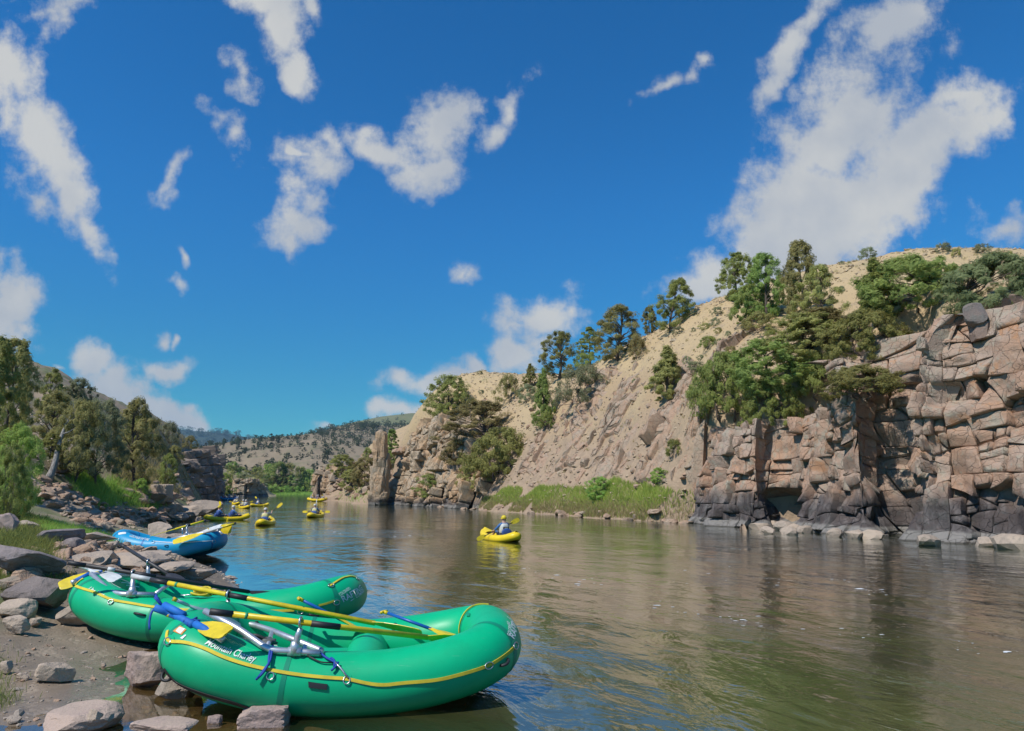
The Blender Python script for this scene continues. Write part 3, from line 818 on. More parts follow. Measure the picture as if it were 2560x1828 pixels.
# ---- the tan cliff up river with its free standing pillar
cliffB, surfB, LB, nB = cliff('rock_bluff', CLIFF_B, [9.6, 12.0, 12.2, 11.0, 8.0, 3.2], .26, 1.5, 1.7, 9, M['tan_cliff'],
      lambda s, t: -1.3 * np.exp(-((np.asarray(s) - 4.2 + .25 * np.asarray(t)) / .9) ** 2) * np.clip((7 - np.asarray(t)) / 2, 0, 1), depth=1.6, tilt=.2, prot=.24, rough=.32, gap=.02)
pz = WZ(945, 1263, 0)
pil = tag(link('rock_pillar', None), 'tall narrow free standing tan rock pillar rising from the river edge', 'rock pillar')
for i, (dx, dy, z0, z1, wx, wy, tx) in enumerate(((0, 0, -.8, 11.7, 1.25, 1.0, .01), (-.75, .2, -.8, 6.3, .8, 1.0, .05), (.7, .1, -.8, 8.2, .75, .9, -.03), (.1, -.5, -.8, 4.6, .95, .7, .02), (-.5, -.2, 5.6, 9.8, .7, .8, .0), (.5, -.2, -.6, 2.2, 1.0, .9, .1), (-.9, -.1, -.6, 2.0, .8, .9, -.1))):
    V, Fc = rock_geo(430 + i, 4, 10, .035, (wx * .95, wy * .95, (z1 - z0) / 2 * 1.02), .7, .98, boxy=.75)
    V[:, :2] += .14 * np.stack([vnoise(V * 1.1, 3), vnoise(V * 1.1, 4)], 1); V += .07 * np.stack([fbm(V * 1.9, 3, .6, 7), fbm(V * 1.9, 3, .6, 8), V[:, 0] * 0], 1)
    o = link('rock_block', mesh_np('rock_block', V, Fc), pil, M['tan_cliff'], (pz[0] + dx, pz[1] + .8 + dy, (z0 + z1) / 2)); o.rotation_euler = (0, tx, i)

# ---- bluff beyond the pillar
cliffD, _, _, nD = cliff('rock_bluff', CLIFF_D, [7.5, 8.4, 7.2, 5.0, 2.0], .2, 2.4, 2.6, 21, M['tan_cliff'], depth=2, tilt=.2, prot=.4, rough=.25, gap=.05)

# ---- dark cliff on the left bank, facing the water
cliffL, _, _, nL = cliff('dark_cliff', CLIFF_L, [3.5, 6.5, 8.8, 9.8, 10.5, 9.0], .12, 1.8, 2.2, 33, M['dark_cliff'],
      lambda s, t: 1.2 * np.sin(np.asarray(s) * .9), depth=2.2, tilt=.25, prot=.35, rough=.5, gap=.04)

# ---- broken rock slope above the grassy strip
ob = []
for px in (1292, 1340, 1400, 1470, 1540, 1610, 1680, 1735, 1760):
    q = hit(px, 1196 - 18 * math.sin(px * .03), right_h, 40, 110, .4); ob.append((q[0], q[1] - .3))
cliffO, _, _, nO = cliff('rock_outcrop', ob, [8.5, 11.5, 10.0, 8.5, 8.2, 9.0, 11.5, 12.5, 11.0], .83, .95, 1.15, 77, M['outcrop'],
      lambda s, t: 1.2 * np.sin(np.asarray(s) * .8 + np.asarray(t) * .5), depth=1.0, tilt=.26, prot=.15, rough=.26, foot=0.0, gap=.02, drape=right_h, keepf=.85)
rng = np.random.default_rng(12)
n_out = 0
for i in range(900):
    if n_out >= 90: break
    px, py = rng.uniform(1180, 1760), rng.uniform(1000, 1230)
    q = hit(px, py, right_h, 40, 110, .4)
    if q is None: continue
    s = rng.uniform(.2, .6) * q[1] / 60
    o = link('rock', STONES[rng.integers(len(STONES))], hillside, M['outcrop'], (q[0], q[1] + .1, q[2] + .02 * s))
    o.scale = (s * rng.uniform(.6, 1.3), s * rng.uniform(.6, 1), s * rng.uniform(.5, 1.1)); o.rotation_euler = (rng.uniform(-.6, .3), rng.uniform(-.4, .4), rng.uniform(0, 6.3)); n_out += 1

for i in range(120):
    px, py = rng.uniform(830, 1010), rng.uniform(1125, 1250)
    q = hit(px, py, right_h, 90, 200, .5)
    if q is None: continue
    s = rng.uniform(.3, 1.1); o = link('rock', STONES[rng.integers(len(STONES))], hillside, M['tan_cliff'], (q[0], q[1], q[2])); o.scale = (s * rng.uniform(.7, 1.4), s, s * rng.uniform(.6, 1.2)); o.rotation_euler = (rng.uniform(-.5, .5), rng.uniform(-.4, .4), rng.uniform(0, 6.3))

def scatter(name, pts, sizes, protos, mtl, seed, parent=None, flat=.6, kind='stuff'):
    """many loose stones as one mesh"""
    rng = np.random.default_rng(seed); mb_v, mb_f, n = [], [], 0
    for p, s in zip(pts, sizes):
        V, Fc = protos[rng.integers(len(protos))]
        a = rng.uniform(0, 6.28); c_, s_ = math.cos(a), math.sin(a)
        v = V * s * np.array([rng.uniform(.7, 1.3), rng.uniform(.7, 1.2), flat * rng.uniform(.6, 1.2)])
        v = np.stack([v[:, 0] * c_ - v[:, 1] * s_, v[:, 0] * s_ + v[:, 1] * c_, v[:, 2] + .12 * v[:, 0]], 1) + p
        mb_v.append(v); mb_f.append(Fc + n); n += len(v)
    o = link(name, mesh_np(name, np.concatenate(mb_v), np.concatenate(mb_f)), parent, mtl)
    if kind: tag(o, kind=kind)
    return o
PEB = [rock_geo(700 + i, 1, 5, .05, (1, .8, .7)) for i in range(8)]
def scree_stones():
    rng = np.random.default_rng(4); n = 16000
    x = rng.uniform(-14, 42, n); y = rng.uniform(34, 125, n); z = right_h(x, y)
    uv = proj(np.stack([x, y, z], 1)); ok = (z > 1.0) & (uv[:, 0] > 950) & (uv[:, 0] < 2620)
    x, y, z = x[ok], y[ok], z[ok]
    s = np.exp(rng.normal(-2.35, .5, len(x))) * (y / 60) ** .5 * np.where(z < 9, 1.45, 1)
    return scatter('scree_stone', np.stack([x, y, z + .02], 1), np.minimum(s, .5), PEB, M['scree_stone'], 5, hillside)
M['scree_stone'] = rock_mat('scree_stone', [(.54, .42, .29), (.47, .36, .24), (.42, .34, .25)], scale=1.5)
scree_stones()

# ---- stones along the foot of the right bank
for i in range(150):
    f = i / 149.; px = 1085 + f * 650 + rng.uniform(-6, 6); py = np.interp(px, [1080, 1200, 1380, 1560, 1740], [1266, 1275, 1287, 1299, 1310]) - abs(rng.normal(0, 5)) + 1
    q = WZ(px, py, 0.0); s = rng.uniform(.12, .5) * (1.4 if rng.random() < .1 else 1)
    z = max(0.0, float(right_h(q[0], q[1])))
    o = link('stone', STONES[rng.integers(len(STONES))], hillside, M['boulder'], (q[0], q[1], min(z, .6) + .05 * s))
    o.scale = (s * rng.uniform(.8, 1.7), s * .8, s * .75); o.rotation_euler = (rng.uniform(-.3, .3), rng.uniform(-.3, .3), rng.uniform(0, 6.3))
# fallen blocks under the hollow of the big cliff
for k, (px, py, s) in enumerate(((1905, 1322, .55), (1935, 1318, .5), (1960, 1324, .6), (1990, 1326, .5), (2015, 1330, .5), (1925, 1332, .4), (1975, 1334, .45), (2330, 1362, .5), (2545, 1370, .8), (2480, 1364, .45), (2090, 1340, .45), (2140, 1344, .5), (2190, 1346, .45))):
    q = WZ(px, py, .05); rock('stone', 560 + k, (q[0], q[1] + .2, .12), (s * 1.2, s * .8, s * .62), k, (.1, .1), M['boulder'], 2, 8, .05, cliffA)

# ------------------------------------------------------------------ boulders of the near bank, one by one
def on_bank(px, py, w, h, label, seed, mtl='boulder', dep=None, rz=0, z=None, tilt=(0, 0), sink=.25, cuts=9, name='boulder', cat='boulder', sub=4, lo=.48, hi=.84, rough=.06, boxy=.45):
    """px,py: photo pixel of the middle of the boulder's foot; w,h: size in photo pixels"""
    q = hit(px, py, left_h, 1.5, 90, .05) if z is None else tuple(WZ(px, py, z))
    if q is None or (z is None and q[2] < -.3): q = tuple(WZ(px, py, 0.0))
    d = math.sqrt(q[0] ** 2 + q[1] ** 2 + (H - q[2]) ** 2); mpp = d / math.sqrt(F * F + (px - CX) ** 2 + (py - CY) ** 2)
    wm, hm = w * mpp / 2, h * mpp / 2
    dm = dep or wm * .8
    V, Fc = rock_geo(seed, sub, cuts, rough, (wm * 1.12, dm, hm * 1.15), lo, hi, boxy)
    o = link(name, mesh_np(name, V, Fc), None, M[mtl], (q[0], q[1] + dm * .55, q[2] + hm * (1 - sink * .9)))
    o.rotation_euler = (tilt[0], tilt[1], rz)
    return tag(o, label, cat)
B = on_bank
B(345, 1730, 112, 108, 'pinkish grey boulder with cracked top between the two rafts, in the mud', 1, 'pink_boulder', sink=.3, cuts=12, rz=.3)
B(432, 1772, 92, 96, 'pale angular slab propped under the front green raft', 2, 'boulder', dep=.28, tilt=(.3, .45), rz=-.5, sink=.2)
B(128, 1708, 90, 58, 'long cream rock lying alone in the wet mud', 3, 'boulder', dep=.13, rz=.45, sink=.3)
B(160, 1835, 210, 64, 'big pink rounded boulder cut by the bottom edge of the picture', 4, 'pink_boulder', dep=.3, sink=.35, cuts=7, hi=.95, boxy=.1)
B(395, 1850, 180, 42, 'flat pink rock at the bottom edge right of the big rounded one', 5, 'pink_boulder', dep=.2, sink=.3, hi=.95)
B(650, 1836, 130, 68, 'square cut pinkish stone under the hull of the front raft', 6, 'pink_boulder', dep=.16, sink=.2, cuts=3, rz=.1, boxy=.9, lo=.75, hi=1.0)
B(165, 1568, 108, 62, 'grey boulder against the stern of the rear green raft', 7, 'boulder', sink=.3, cuts=11)
B(30, 1588, 62, 48, 'small rounded grey boulder beside the mud channel at the left edge', 8, 'boulder', sink=.2)
B(28, 1552, 84, 54, 'blocky grey boulder behind the small one at the left edge', 9, 'boulder', sink=.2, cuts=7)
B(78, 1570, 40, 24, 'low pointed grey rock at the mouth of the mud channel', 10, 'boulder', sink=.2)
B(60, 1530, 175, 96, 'large dark brown boulder standing left of the rear raft', 11, 'dark_boulder', sink=.15, cuts=13, rz=.2)
B(45, 1452, 155, 62, 'flat purple grey slab leaning on the large dark boulder', 12, 'purple_boulder', dep=.75, tilt=(-.25, .22), sink=.1, cuts=6)
B(50, 1705, 34, 24, 'small cream stone left of the long cream rock', 13, 'boulder', sub=3)
B(30, 1815, 36, 20, 'small grey stone in the shallow puddle bottom left', 14, 'boulder', sub=3)
B(230, 1800, 40, 26, 'striped pale stone lying on the big rounded pink boulder', 15, 'boulder', sub=3, z=.28)
B(530, 1818, 42, 30, 'orange tan stone beside the square cut stone under the raft', 16, 'pink_boulder', sub=3)
B(10, 1690, 34, 36, 'grey stone at the left edge beside the mud', 17, 'boulder', sub=3)
B(395, 1362, 62, 62, 'upright grey split boulder in front of the blue raft', 18, 'boulder', sink=.1, cuts=5, rz=.3, tilt=(0, -.25), boxy=.8)
B(428, 1378, 58, 46, 'triangular grey boulder leaning at the water beside the blue raft', 19, 'boulder', sink=.15, cuts=7, rz=.2)
B(480, 1455, 96, 34, 'rounded brown boulder at the water above the rear raft', 20, 'boulder', sink=.3, cuts=8)
B(400, 1440, 110, 30, 'broad tan slab between the rear raft and the round boulder', 21, 'boulder', sink=.25, dep=.7, cuts=7)
B(300, 1420, 150, 34, 'wide flat tan slab behind the oars of the rear raft', 22, 'boulder', sink=.3, dep=.8, cuts=7)
B(215, 1415, 104, 32, 'tan ledge slab left of the wide flat one', 23, 'boulder', sink=.3, dep=.7, cuts=7)
B(350, 1405, 80, 24, 'grey slab sloping towards the split boulder', 24, 'boulder', sink=.25, dep=.6, cuts=7)
B(175, 1378, 52, 32, 'smooth dome shaped grey boulder in the grass', 25, 'purple_boulder', sink=.2, cuts=4, hi=.98, boxy=0)
B(118, 1362, 92, 36, 'long grey sloping boulder with grass on both sides', 26, 'purple_boulder', sink=.2, dep=.7, cuts=7, rz=-.2)
B(215, 1356, 84, 26, 'long brown slab pointing at the stern of the blue raft', 27, 'boulder', sink=.2, dep=.5, cuts=7, rz=-.3)
B(262, 1372, 50, 22, 'pale slab against the left end of the blue raft', 28, 'boulder', sink=.2, cuts=7)
B(20, 1400, 70, 38, 'brown boulder among the weeds at the left edge', 29, 'boulder', sink=.2)
B(10, 1340, 50, 60, 'reddish boulder half hidden by weeds at the left edge', 30, 'pink_boulder', sink=.2)
B(60, 1325, 60, 26, 'cream slab lying in the weeds under the leafy bush', 31, 'boulder', sink=.2)
B(95, 1440, 90, 40, 'tan angular rock above the purple slab', 32, 'boulder', sink=.25)
B(500, 1290, 92, 40, 'big pale boulder jutting into the river behind the kayaks', 33, 'boulder', sink=.15, cuts=8)
B(470, 1292, 60, 30, 'pale broken rock just left of the jutting boulder', 34, 'boulder', sink=.2)
B(395, 1262, 46, 52, 'tall square boulder standing at the foot of the left slope', 35, 'boulder', sink=.05, cuts=3, dep=.7, boxy=.9)
B(430, 1302, 66, 22, 'flat pale rock shelf at the water beyond the blue raft', 36, 'boulder', sink=.25)
B(150, 1190, 60, 44, 'dark blocky boulder beside the foot of the dead trunk', 37, 'dark_boulder', sink=.1)
B(235, 1420, 60, 30, 'tan rock under the black oar of the rear raft', 38, 'boulder', sink=.25)

# ---- rubble of the bank: each stone a piece of the bank
rng = np.random.default_rng(8)
def rubble(n, fpx, size, mats, far=(1.5, 90), up=.35):
    for i in range(n):
        px, py = fpx()
        q = hit(px, py, left_h, far[0], far[1], .1 if far[1] < 40 else .3)
        if q is None or q[2] < -.12: continue
        s = size(q[1])
        o = link('stone', STONES[rng.integers(len(STONES))], bank, M[mats[rng.integers(len(mats))]], (q[0], q[1], q[2] + up * s * .4))
        o.scale = (s * rng.uniform(.7, 1.5), s * rng.uniform(.6, 1.1), s * rng.uniform(.5, 1.0)); o.rotation_euler = (rng.uniform(-.35, .35), rng.uniform(-.35, .35), rng.uniform(0, 6.3))
for k, m_ in enumerate(('boulder', 'boulder', 'pink_boulder')): pass
STB = ['boulder', 'boulder', 'boulder', 'pink_boulder']
def mats_stone(m_):
    return m_
def f1():
    px = rng.uniform(95, 480); lo = np.interp(px, [95, 150, 220, 300, 480], [1195, 1215, 1262, 1282, 1275]); hi = np.interp(px, [95, 240, 330, 480], [1262, 1330, 1318, 1298])
    return px, rng.uniform(lo, hi)
rubble(240, f1, lambda y: rng.uniform(.13, .5) * y / 38, STB, (20, 80))
rubble(150, lambda: (lambda x: (x, rng.uniform(np.interp(x, [0, 150, 480], [1395, 1345, 1395]), np.interp(x, [0, 200, 480], [1470, 1440, 1445]))))(rng.uniform(0, 480)), lambda y: rng.uniform(.07, .26), STB, (8, 30))
rubble(40, lambda: (rng.uniform(300, 480), rng.uniform(1175, 1265)), lambda y: rng.uniform(.3, .9), ['boulder', 'dark_boulder'], (35, 120))
rubble(60, lambda: (rng.uniform(0, 600), rng.uniform(1560, 1828)), lambda y: rng.uniform(.015, .05), STB, (1.5, 12))

def pebbles():
    rng = np.random.default_rng(44); P, S = [], []
    for i in range(9500):
        x = rng.uniform(-7.5, -.6); y = rng.uniform(3.0, 12.0); 
        d = fbm(np.array([[x * .8, y * .8, 3.0]]), 3, .5, 9)[0]
        if d < rng.uniform(-.5, .8): continue
        P.append((x, y)); S.append(math.exp(rng.normal(-4.2, .55)))
    P = np.array(P); z = left_h(P[:, 0], P[:, 1]); ok = z > -.08
    return scatter('pebbles', np.c_[P, z + .002][ok], np.array(S)[ok], PEB, M['pebble'], 45, bank)
M['pebble'] = rock_mat('pebble', [(.30, .24, .19), (.22, .18, .15), (.40, .33, .26)], scale=12)
pebbles()
def gravel_far():
    rng = np.random.default_rng(46); P = []
    for i in range(4200):
        y = rng.uniform(12, 60); x = -rng.uniform(.20, .78) * y
        P.append((x, y))
    P = np.array(P); z = left_h(P[:, 0], P[:, 1]); ok = (z > -.05) & (fbm(np.c_[P * .2, P[:, 0] * 0], 3, .5, 2) > -.25)
    P, z = P[ok], z[ok]
    return scatter('rubble_chips', np.c_[P, z + .02], np.exp(rng.normal(-2.9, .5, len(P))) * (P[:, 1] / 22), PEB, M['boulder'], 47, bank)
gravel_far()

# ------------------------------------------------------------------ plants
def crown(seed, Hh, Rr, prof, ncl, nleaf, leaf, base=.12, clump=.2, asp=2.2, inner=.55, lean=(0, 0), up=.25):
    rng = np.random.default_rng(seed)
    h = base + (1 - base) * rng.random(ncl) ** .85
    r = Rr * np.array([prof(x) for x in h]) * (inner + (1 - inner) * rng.random(ncl) ** .5) * rng.uniform(.75, 1.12, ncl)
    a = rng.uniform(0, 6.283, ncl)
    lump = 1 + .22 * np.sin(a * 2 + seed) + .16 * np.sin(a * 3 + seed * 2 + h * 6)
    C = np.stack([np.cos(a) * r * lump + lean[0] * h * Hh, np.sin(a) * r * lump + lean[1] * h * Hh, h * Hh], 1)
    cr = clump * Rr * rng.uniform(.55, 1.35, ncl)
    k = rng.integers(0, ncl, nleaf)
    d = rng.normal(size=(nleaf, 3)); d /= np.linalg.norm(d, axis=1)[:, None]
    rad = cr[k] * rng.random(nleaf) ** .4
    P = C[k] + d * rad[:, None] * np.array([1, 1, .8])
    rad_ = P - np.array([lean[0] * .45 * Hh, lean[1] * .45 * Hh, .42 * Hh]); rad_ /= np.linalg.norm(rad_, axis=1)[:, None] + 1e-9
    n = d * .55 + rad_ * .65 + rng.normal(0, .42, (nleaf, 3)) + np.array([0, 0, up]); n /= np.linalg.norm(n, axis=1)[:, None]
    t = np.cross(n, rng.normal(size=(nleaf, 3))); t[:, 2] += .3; t -= (t * n).sum(1)[:, None] * n; t /= np.linalg.norm(t, axis=1)[:, None]
    b = np.cross(n, t)
    s = leaf * rng.uniform(.6, 1.5, nleaf)[:, None]
    V = np.stack([P - t * s * asp * .5, P + b * s * .5 + t * s * .1, P + t * s * asp * .5, P - b * s * .5 + t * s * .1], 1).reshape(-1, 3)
    V[:, 2] = np.maximum(V[:, 2], .02)
    Fq = np.arange(nleaf * 4).reshape(-1, 4)
    rnd = np.clip(rng.random(nleaf) * .6 + rng.random(ncl)[k] * .5 - .05, 0, 1)
    return mesh_np('crown', V, Fq, False, rnd), C

def wood(seed, Hh, Rr, C, r0, nb=9, stems=1, top=.8, lean=(0, 0), gnarl=.05):
    rng = np.random.default_rng(seed + 1); mb = MB()
    for sidx in range(stems):
        ang = rng.uniform(0, 6.28); off = (0 if stems == 1 else .12 * Rr)
        zt = np.linspace(-.06, top, 8)
        P = np.stack([lean[0] * zt * Hh + math.cos(ang) * off * (1 + 3 * np.maximum(zt, 0)) + np.cumsum(rng.normal(0, gnarl * Rr * .5, 8)), lean[1] * zt * Hh + math.sin(ang) * off * (1 + 3 * np.maximum(zt, 0)) + np.cumsum(rng.normal(0, gnarl * Rr * .5, 8)), zt * Hh], 1)
        mb.tube(P, r0 / math.sqrt(stems) * np.linspace(1.25, .18, 8), 7)
        for c in C[rng.permutation(len(C))[:nb]]:
            z0 = np.clip(c[2] / Hh * .75 - .06, .04, top * .92); p0 = np.array([np.interp(z0, zt, P[:, 0]), np.interp(z0, zt, P[:, 1]), z0 * Hh])
            q = np.linspace(0, 1, 5)[:, None]; path = p0 + (c - p0) * q + rng.normal(0, .035 * Rr, (5, 3)) * np.sin(q * 3.14)
            mb.tube(path, r0 / math.sqrt(stems) * np.linspace(.42, .08, 5), 5, cap=False)
    return mb.mesh('trunk', True)

PROF = {
 'round': lambda h: math.sqrt(max(0, 1 - ((h - .48) / .56) ** 2)) + .02,
 'cone': lambda h: (1.06 - h) * (.55 + .45 * min(1, h * 5)),
 'egg': lambda h: max(.1, min(1, .55 + 2 * h) * math.sqrt(max(0, 1.02 - h ** 2.6))),
 'spread': lambda h: math.sqrt(max(0, 1 - h ** 2.4)) * (.75 + .25 * math.sin(h * 3)),
 'tall': lambda h: (.7 + .3 * math.sin(h * 3.1)) * math.sqrt(max(0, 1.02 - h ** 3)),
 'dome': lambda h: math.sqrt(max(0, 1 - h ** 2.2)),
}
PROTO = {}
def proto(key, seed, prof, Hh, Rr, ncl, nleaf, leaf, r0=.14, base=.12, clump=.2, asp=2.2, stems=1, nb=10, inner=.55, lean=(0, 0), top=.8, gnarl=.05, up=.25):
    cm, C = crown(seed, Hh, Rr, PROF[prof], ncl, nleaf, leaf, base, clump, asp, inner, lean, up)
    PROTO[key] = (cm, wood(seed, Hh, Rr, C, r0, nb, stems, top, lean, gnarl), Hh, Rr)
proto('j_round', 1, 'round', 5, 2.3, 190, 15000, .105, base=.0, clump=.15)
proto('j_egg', 2, 'egg', 5, 1.9, 170, 14000, .10, base=.0, clump=.16)
proto('j_cone', 3, 'cone', 4.5, 1.75, 170, 14000, .095, base=.0, clump=.15)
proto('j_tall', 4, 'tall', 6, 1.45, 150, 13000, .10, base=.03, clump=.18)
proto('j_open', 5, 'egg', 5.5, 2.3, 110, 11000, .10, base=.05, clump=.155, nb=30, inner=.4, gnarl=.10, top=.9)
proto('j_sparse', 6, 'tall', 5.5, 1.9, 80, 7500, .10, base=.06, clump=.16, nb=34, inner=.4, gnarl=.12, top=.95)
proto('j_spread', 7, 'spread', 4, 3.2, 210, 19000, .11, base=.0, clump=.115, nb=24, gnarl=.12, top=.7)
proto('j_sprawl', 8, 'dome', 3.2, 3.0, 190, 16000, .10, base=.0, clump=.12, stems=3, nb=9, top=.6, gnarl=.1)
proto('shrub', 9, 'dome', 1.6, 1.5, 70, 5200, .065, r0=.05, base=.02, clump=.17, stems=4, nb=7, top=.6)
proto('shrub_b', 10, 'round', 1.5, 1.2, 60, 4500, .06, r0=.045, base=.02, clump=.2, stems=4, nb=6, top=.6)
proto('willow', 11, 'egg', 2.8, 1.6, 150, 17000, .045, r0=.05, base=.0, clump=.15, asp=3.2, stems=5, nb=10, top=.75, up=.5)
proto('cotton', 12, 'egg', 10, 5, 70, 3000, .42, r0=.3, base=.02, clump=.2, stems=1, nb=6)
proto('lean_j', 13, 'egg', 5, 2.0, 150, 13000, .10, base=.02, clump=.165, lean=(.22, 0))
proto('trunked', 14, 'round', 5.2, 2.6, 190, 17000, .085, r0=.11, base=.2, clump=.14, nb=16, inner=.45, gnarl=.04)
proto('dense_far', 15, 'egg', 5, 2.0, 22, 260, .55, base=.02, clump=.3, nb=0)
proto('round_far', 16, 'round', 4, 2.2, 20, 240, .55, base=.02, clump=.3, nb=0)

n_tree = 0
def plant(key, mtl, base, hm, wm, label, cat='tree', name='juniper_tree', rz=None, group=None, parts=True, tilt=0.0):
    global n_tree
    cm, tm, Hh, Rr = PROTO[key]; n_tree += 1
    t = empty(name, base, rz if rz is not None else (n_tree * 2.399) % 6.28)
    sx = wm / (2 * Rr) ; t.scale = (sx, sx, hm / Hh); t.rotation_euler.y = tilt
    tag(t, label, cat, group)
    for nm, me, m_ in (('crown', cm, M[mtl]), ('trunk', tm, M['bark'])):
        o = bpy.data.objects.new(nm, me); COL.objects.link(o); o.parent = t
        if not me.materials: me.materials.append(m_)
        o.material_slots[0].link = 'OBJECT'; o.material_slots[0].material = m_
    return t
def at_px(key, mtl, x0, x1, y0, y1, label, f=None, cat='juniper', name='juniper_tree', sink=.08, yy=None, rz=None, tilt=0.0):
    """a plant whose outline fills photo pixels x0..x1, y0..y1 and stands on the ground there"""
    px = (x0 + x1) / 2
    q = hit(px, y1, f, 6, 250, .25) if yy is None else tuple(W(px, y1, yy))
    if q is None: q = tuple(W(px, y1, 60)); print('no ground for', label)
    d = q[1] * CT + (q[2] - H) * ST
    return plant(key, mtl, (q[0], q[1], q[2] - sink), (y1 - y0) / F * d * 1.02 + sink, (x1 - x0) / F * d * (1.0 if f is left_h else 1.14), label, cat, name, rz, tilt=tilt)
A = at_px
RH, LH = right_h, left_h
# right hill, along the skyline from the river to the right
A('j_round', 'juniper', 1072, 1166, 948, 1058, 'round dark juniper on top of the tan bluff beside the pillar', RH)
A('shrub_b', 'juniper', 1150, 1195, 1000, 1050, 'small shrub right of the round juniper on the bluff', RH, 'shrub', 'shrub')
A('shrub', 'olive', 1242, 1304, 942, 1006, 'brown olive bush on the low end of the skyline', RH, 'bush', 'bush')
A('j_cone', 'juniper', 1306, 1346, 912, 968, 'little pointed juniper on the skyline left of the open one', RH)
A('shrub', 'sage', 1290, 1350, 965, 1005, 'pale grey green bush below the little pointed juniper', RH, 'bush', 'bush')
A('j_open', 'juniper', 1354, 1448, 832, 948, 'open branched juniper on the skyline with sky showing through', RH)
A('j_tall', 'juniper', 1452, 1496, 818, 905, 'slender dark juniper left of the wide twiggy one', RH, yy=96)
A('shrub_b', 'green', 1438, 1490, 885, 925, 'low green bush at the foot of the slender juniper', RH, 'bush', 'bush')
A('j_open', 'olive', 1482, 1612, 766, 902, 'wide twiggy juniper with bare grey branches on its right side', RH, rz=.4)
A('shrub', 'olive', 1568, 1622, 845, 895, 'low bush right of the wide twiggy juniper', RH, 'bush', 'bush')
A('j_egg', 'juniper', 1606, 1644, 768, 834, 'small narrow juniper beside the leaning one', RH)
A('lean_j', 'juniper', 1634, 1722, 700, 828, 'juniper leaning right on the steep skyline', RH, rz=0)
A('j_egg', 'juniper', 1806, 1884, 632, 748, 'thin sparse juniper left of the hilltop group', RH)
A('j_egg', 'green', 1872, 1962, 634, 800, 'green juniper in the middle of the hilltop group', RH)
A('j_egg', 'olive', 1962, 2058, 604, 812, 'tallest juniper of the hilltop group, with a rounded tip', RH)
A('j_open', 'olive', 2000, 2108, 664, 826, 'yellowish open juniper right of the tallest one', RH)
A('j_spread', 'green', 1828, 1930, 716, 806, 'bright green low juniper in front of the hilltop group', RH)
A('shrub', 'olive', 1858, 1942, 786, 832, 'straggly olive bush below the hilltop group', RH, 'bush', 'bush')
A('j_cone', 'green', 2136, 2262, 648, 800, 'bright green pointed juniper behind the spreading one', RH)
A('j_spread', 'green', 2140, 2410, 716, 858, 'large spreading green juniper above the big cliff', RH)
A('j_spread', 'teal', 2370, 2640, 640, 810, 'dark green juniper at the right edge behind the boulder cap', RH)
A('shrub_b', 'sage', 2150, 2190, 622, 645, 'tiny grey bush on the bare summit, left one', RH, 'bush', 'bush', yy=65)
A('shrub_b', 'sage', 2340, 2376, 612, 634, 'tiny pale bush on the bare summit, middle one', RH, 'bush', 'bush')
A('shrub_b', 'sage', 2440, 2476, 614, 634, 'tiny pale bush on the bare summit, right one', RH, 'bush', 'bush')
# the slope
A('j_egg', 'olive', 1986, 2132, 780, 872, 'olive juniper between the tall group and the cliff', RH)
A('j_spread', 'juniper', 2090, 2266, 806, 934, 'grey green juniper overhanging the top of the big cliff', RH)
A('j_round', 'olive', 1926, 2098, 822, 940, 'dull olive rounded juniper above the green thicket', RH)
A('j_round', 'green', 1836, 2010, 876, 1010, 'green juniper forming the top of the thicket above the cliff', RH)
A('j_sprawl', 'green', 1744, 1900, 912, 1066, 'green juniper forming the left side of the thicket', RH)
A('j_sprawl', 'green', 1862, 1996, 960, 1078, 'green juniper forming the lower right of the thicket', RH)
A('j_sprawl', 'juniper', 1985, 2100, 900, 1010, 'dark juniper clump between the thicket and the cliff', RH)
A('j_cone', 'olive', 1618, 1730, 868, 1000, 'lone cone shaped olive juniper on the bare scree', RH)
A('shrub', 'sage', 1396, 1524, 922, 1012, 'broad sage green bush on the scree', RH, 'bush', 'bush')
A('j_cone', 'green', 1328, 1390, 928, 1068, 'narrow bright green juniper on the slope above the outcrop', RH)
A('shrub_b', 'green', 1346, 1392, 1034, 1076, 'small green bush under the narrow bright juniper', RH, 'bush', 'bush')
A('shrub', 'green', 1746, 1798, 846, 874, 'small bright bush alone on the scree', RH, 'bush', 'bush')
A('shrub_b', 'sage', 1722, 1762, 905, 930, 'small grey bush on the scree right of the cone juniper', RH, 'bush', 'bush')
A('shrub_b', 'juniper', 1752, 1786, 930, 985, 'thin upright bush left of the thicket', RH, 'bush', 'bush')
A('shrub_b', 'green', 1664, 1704, 1110, 1152, 'small green bush on the rock outcrop beside the big cliff', RH, 'bush', 'bush')
A('j_open', 'olive', 1122, 1290, 1012, 1122, 'grey olive juniper with a visible trunk on the bluff slope', RH)
A('j_sprawl', 'olive', 1106, 1240, 1096, 1170, 'upper left sprawling juniper below the grey olive one', RH)
A('j_sprawl', 'juniper', 1180, 1336, 1080, 1196, 'sprawling juniper on the right of the bluff slope', RH)
A('j_sprawl', 'olive', 1150, 1270, 1150, 1232, 'lowest sprawling juniper, dark beneath, above the river stones', RH)
A('willow', 'green', 1042, 1112, 1188, 1244, 'round green bush at the foot of the tan bluff', RH, 'bush', 'bush', yy=97)
A('willow', 'bright', 1470, 1530, 1196, 1250, 'taller leafy bush in the grass strip', RH, 'bush', 'bush')
A('willow', 'bright', 1625, 1668, 1172, 1206, 'leafy bush at the top of the grass strip', RH, 'bush', 'bush')
A('j_tall', 'green', 958, 996, 1076, 1160, 'green juniper filling the gap behind the pillar', RH, yy=116)
A('willow', 'bright', 956, 992, 1130, 1190, 'bright leafy bush below the juniper behind the pillar', RH, 'bush', 'bush', yy=113)
A('j_round', 'olive', 878, 944, 1150, 1218, 'olive juniper on the low bluff left of the pillar', RH)
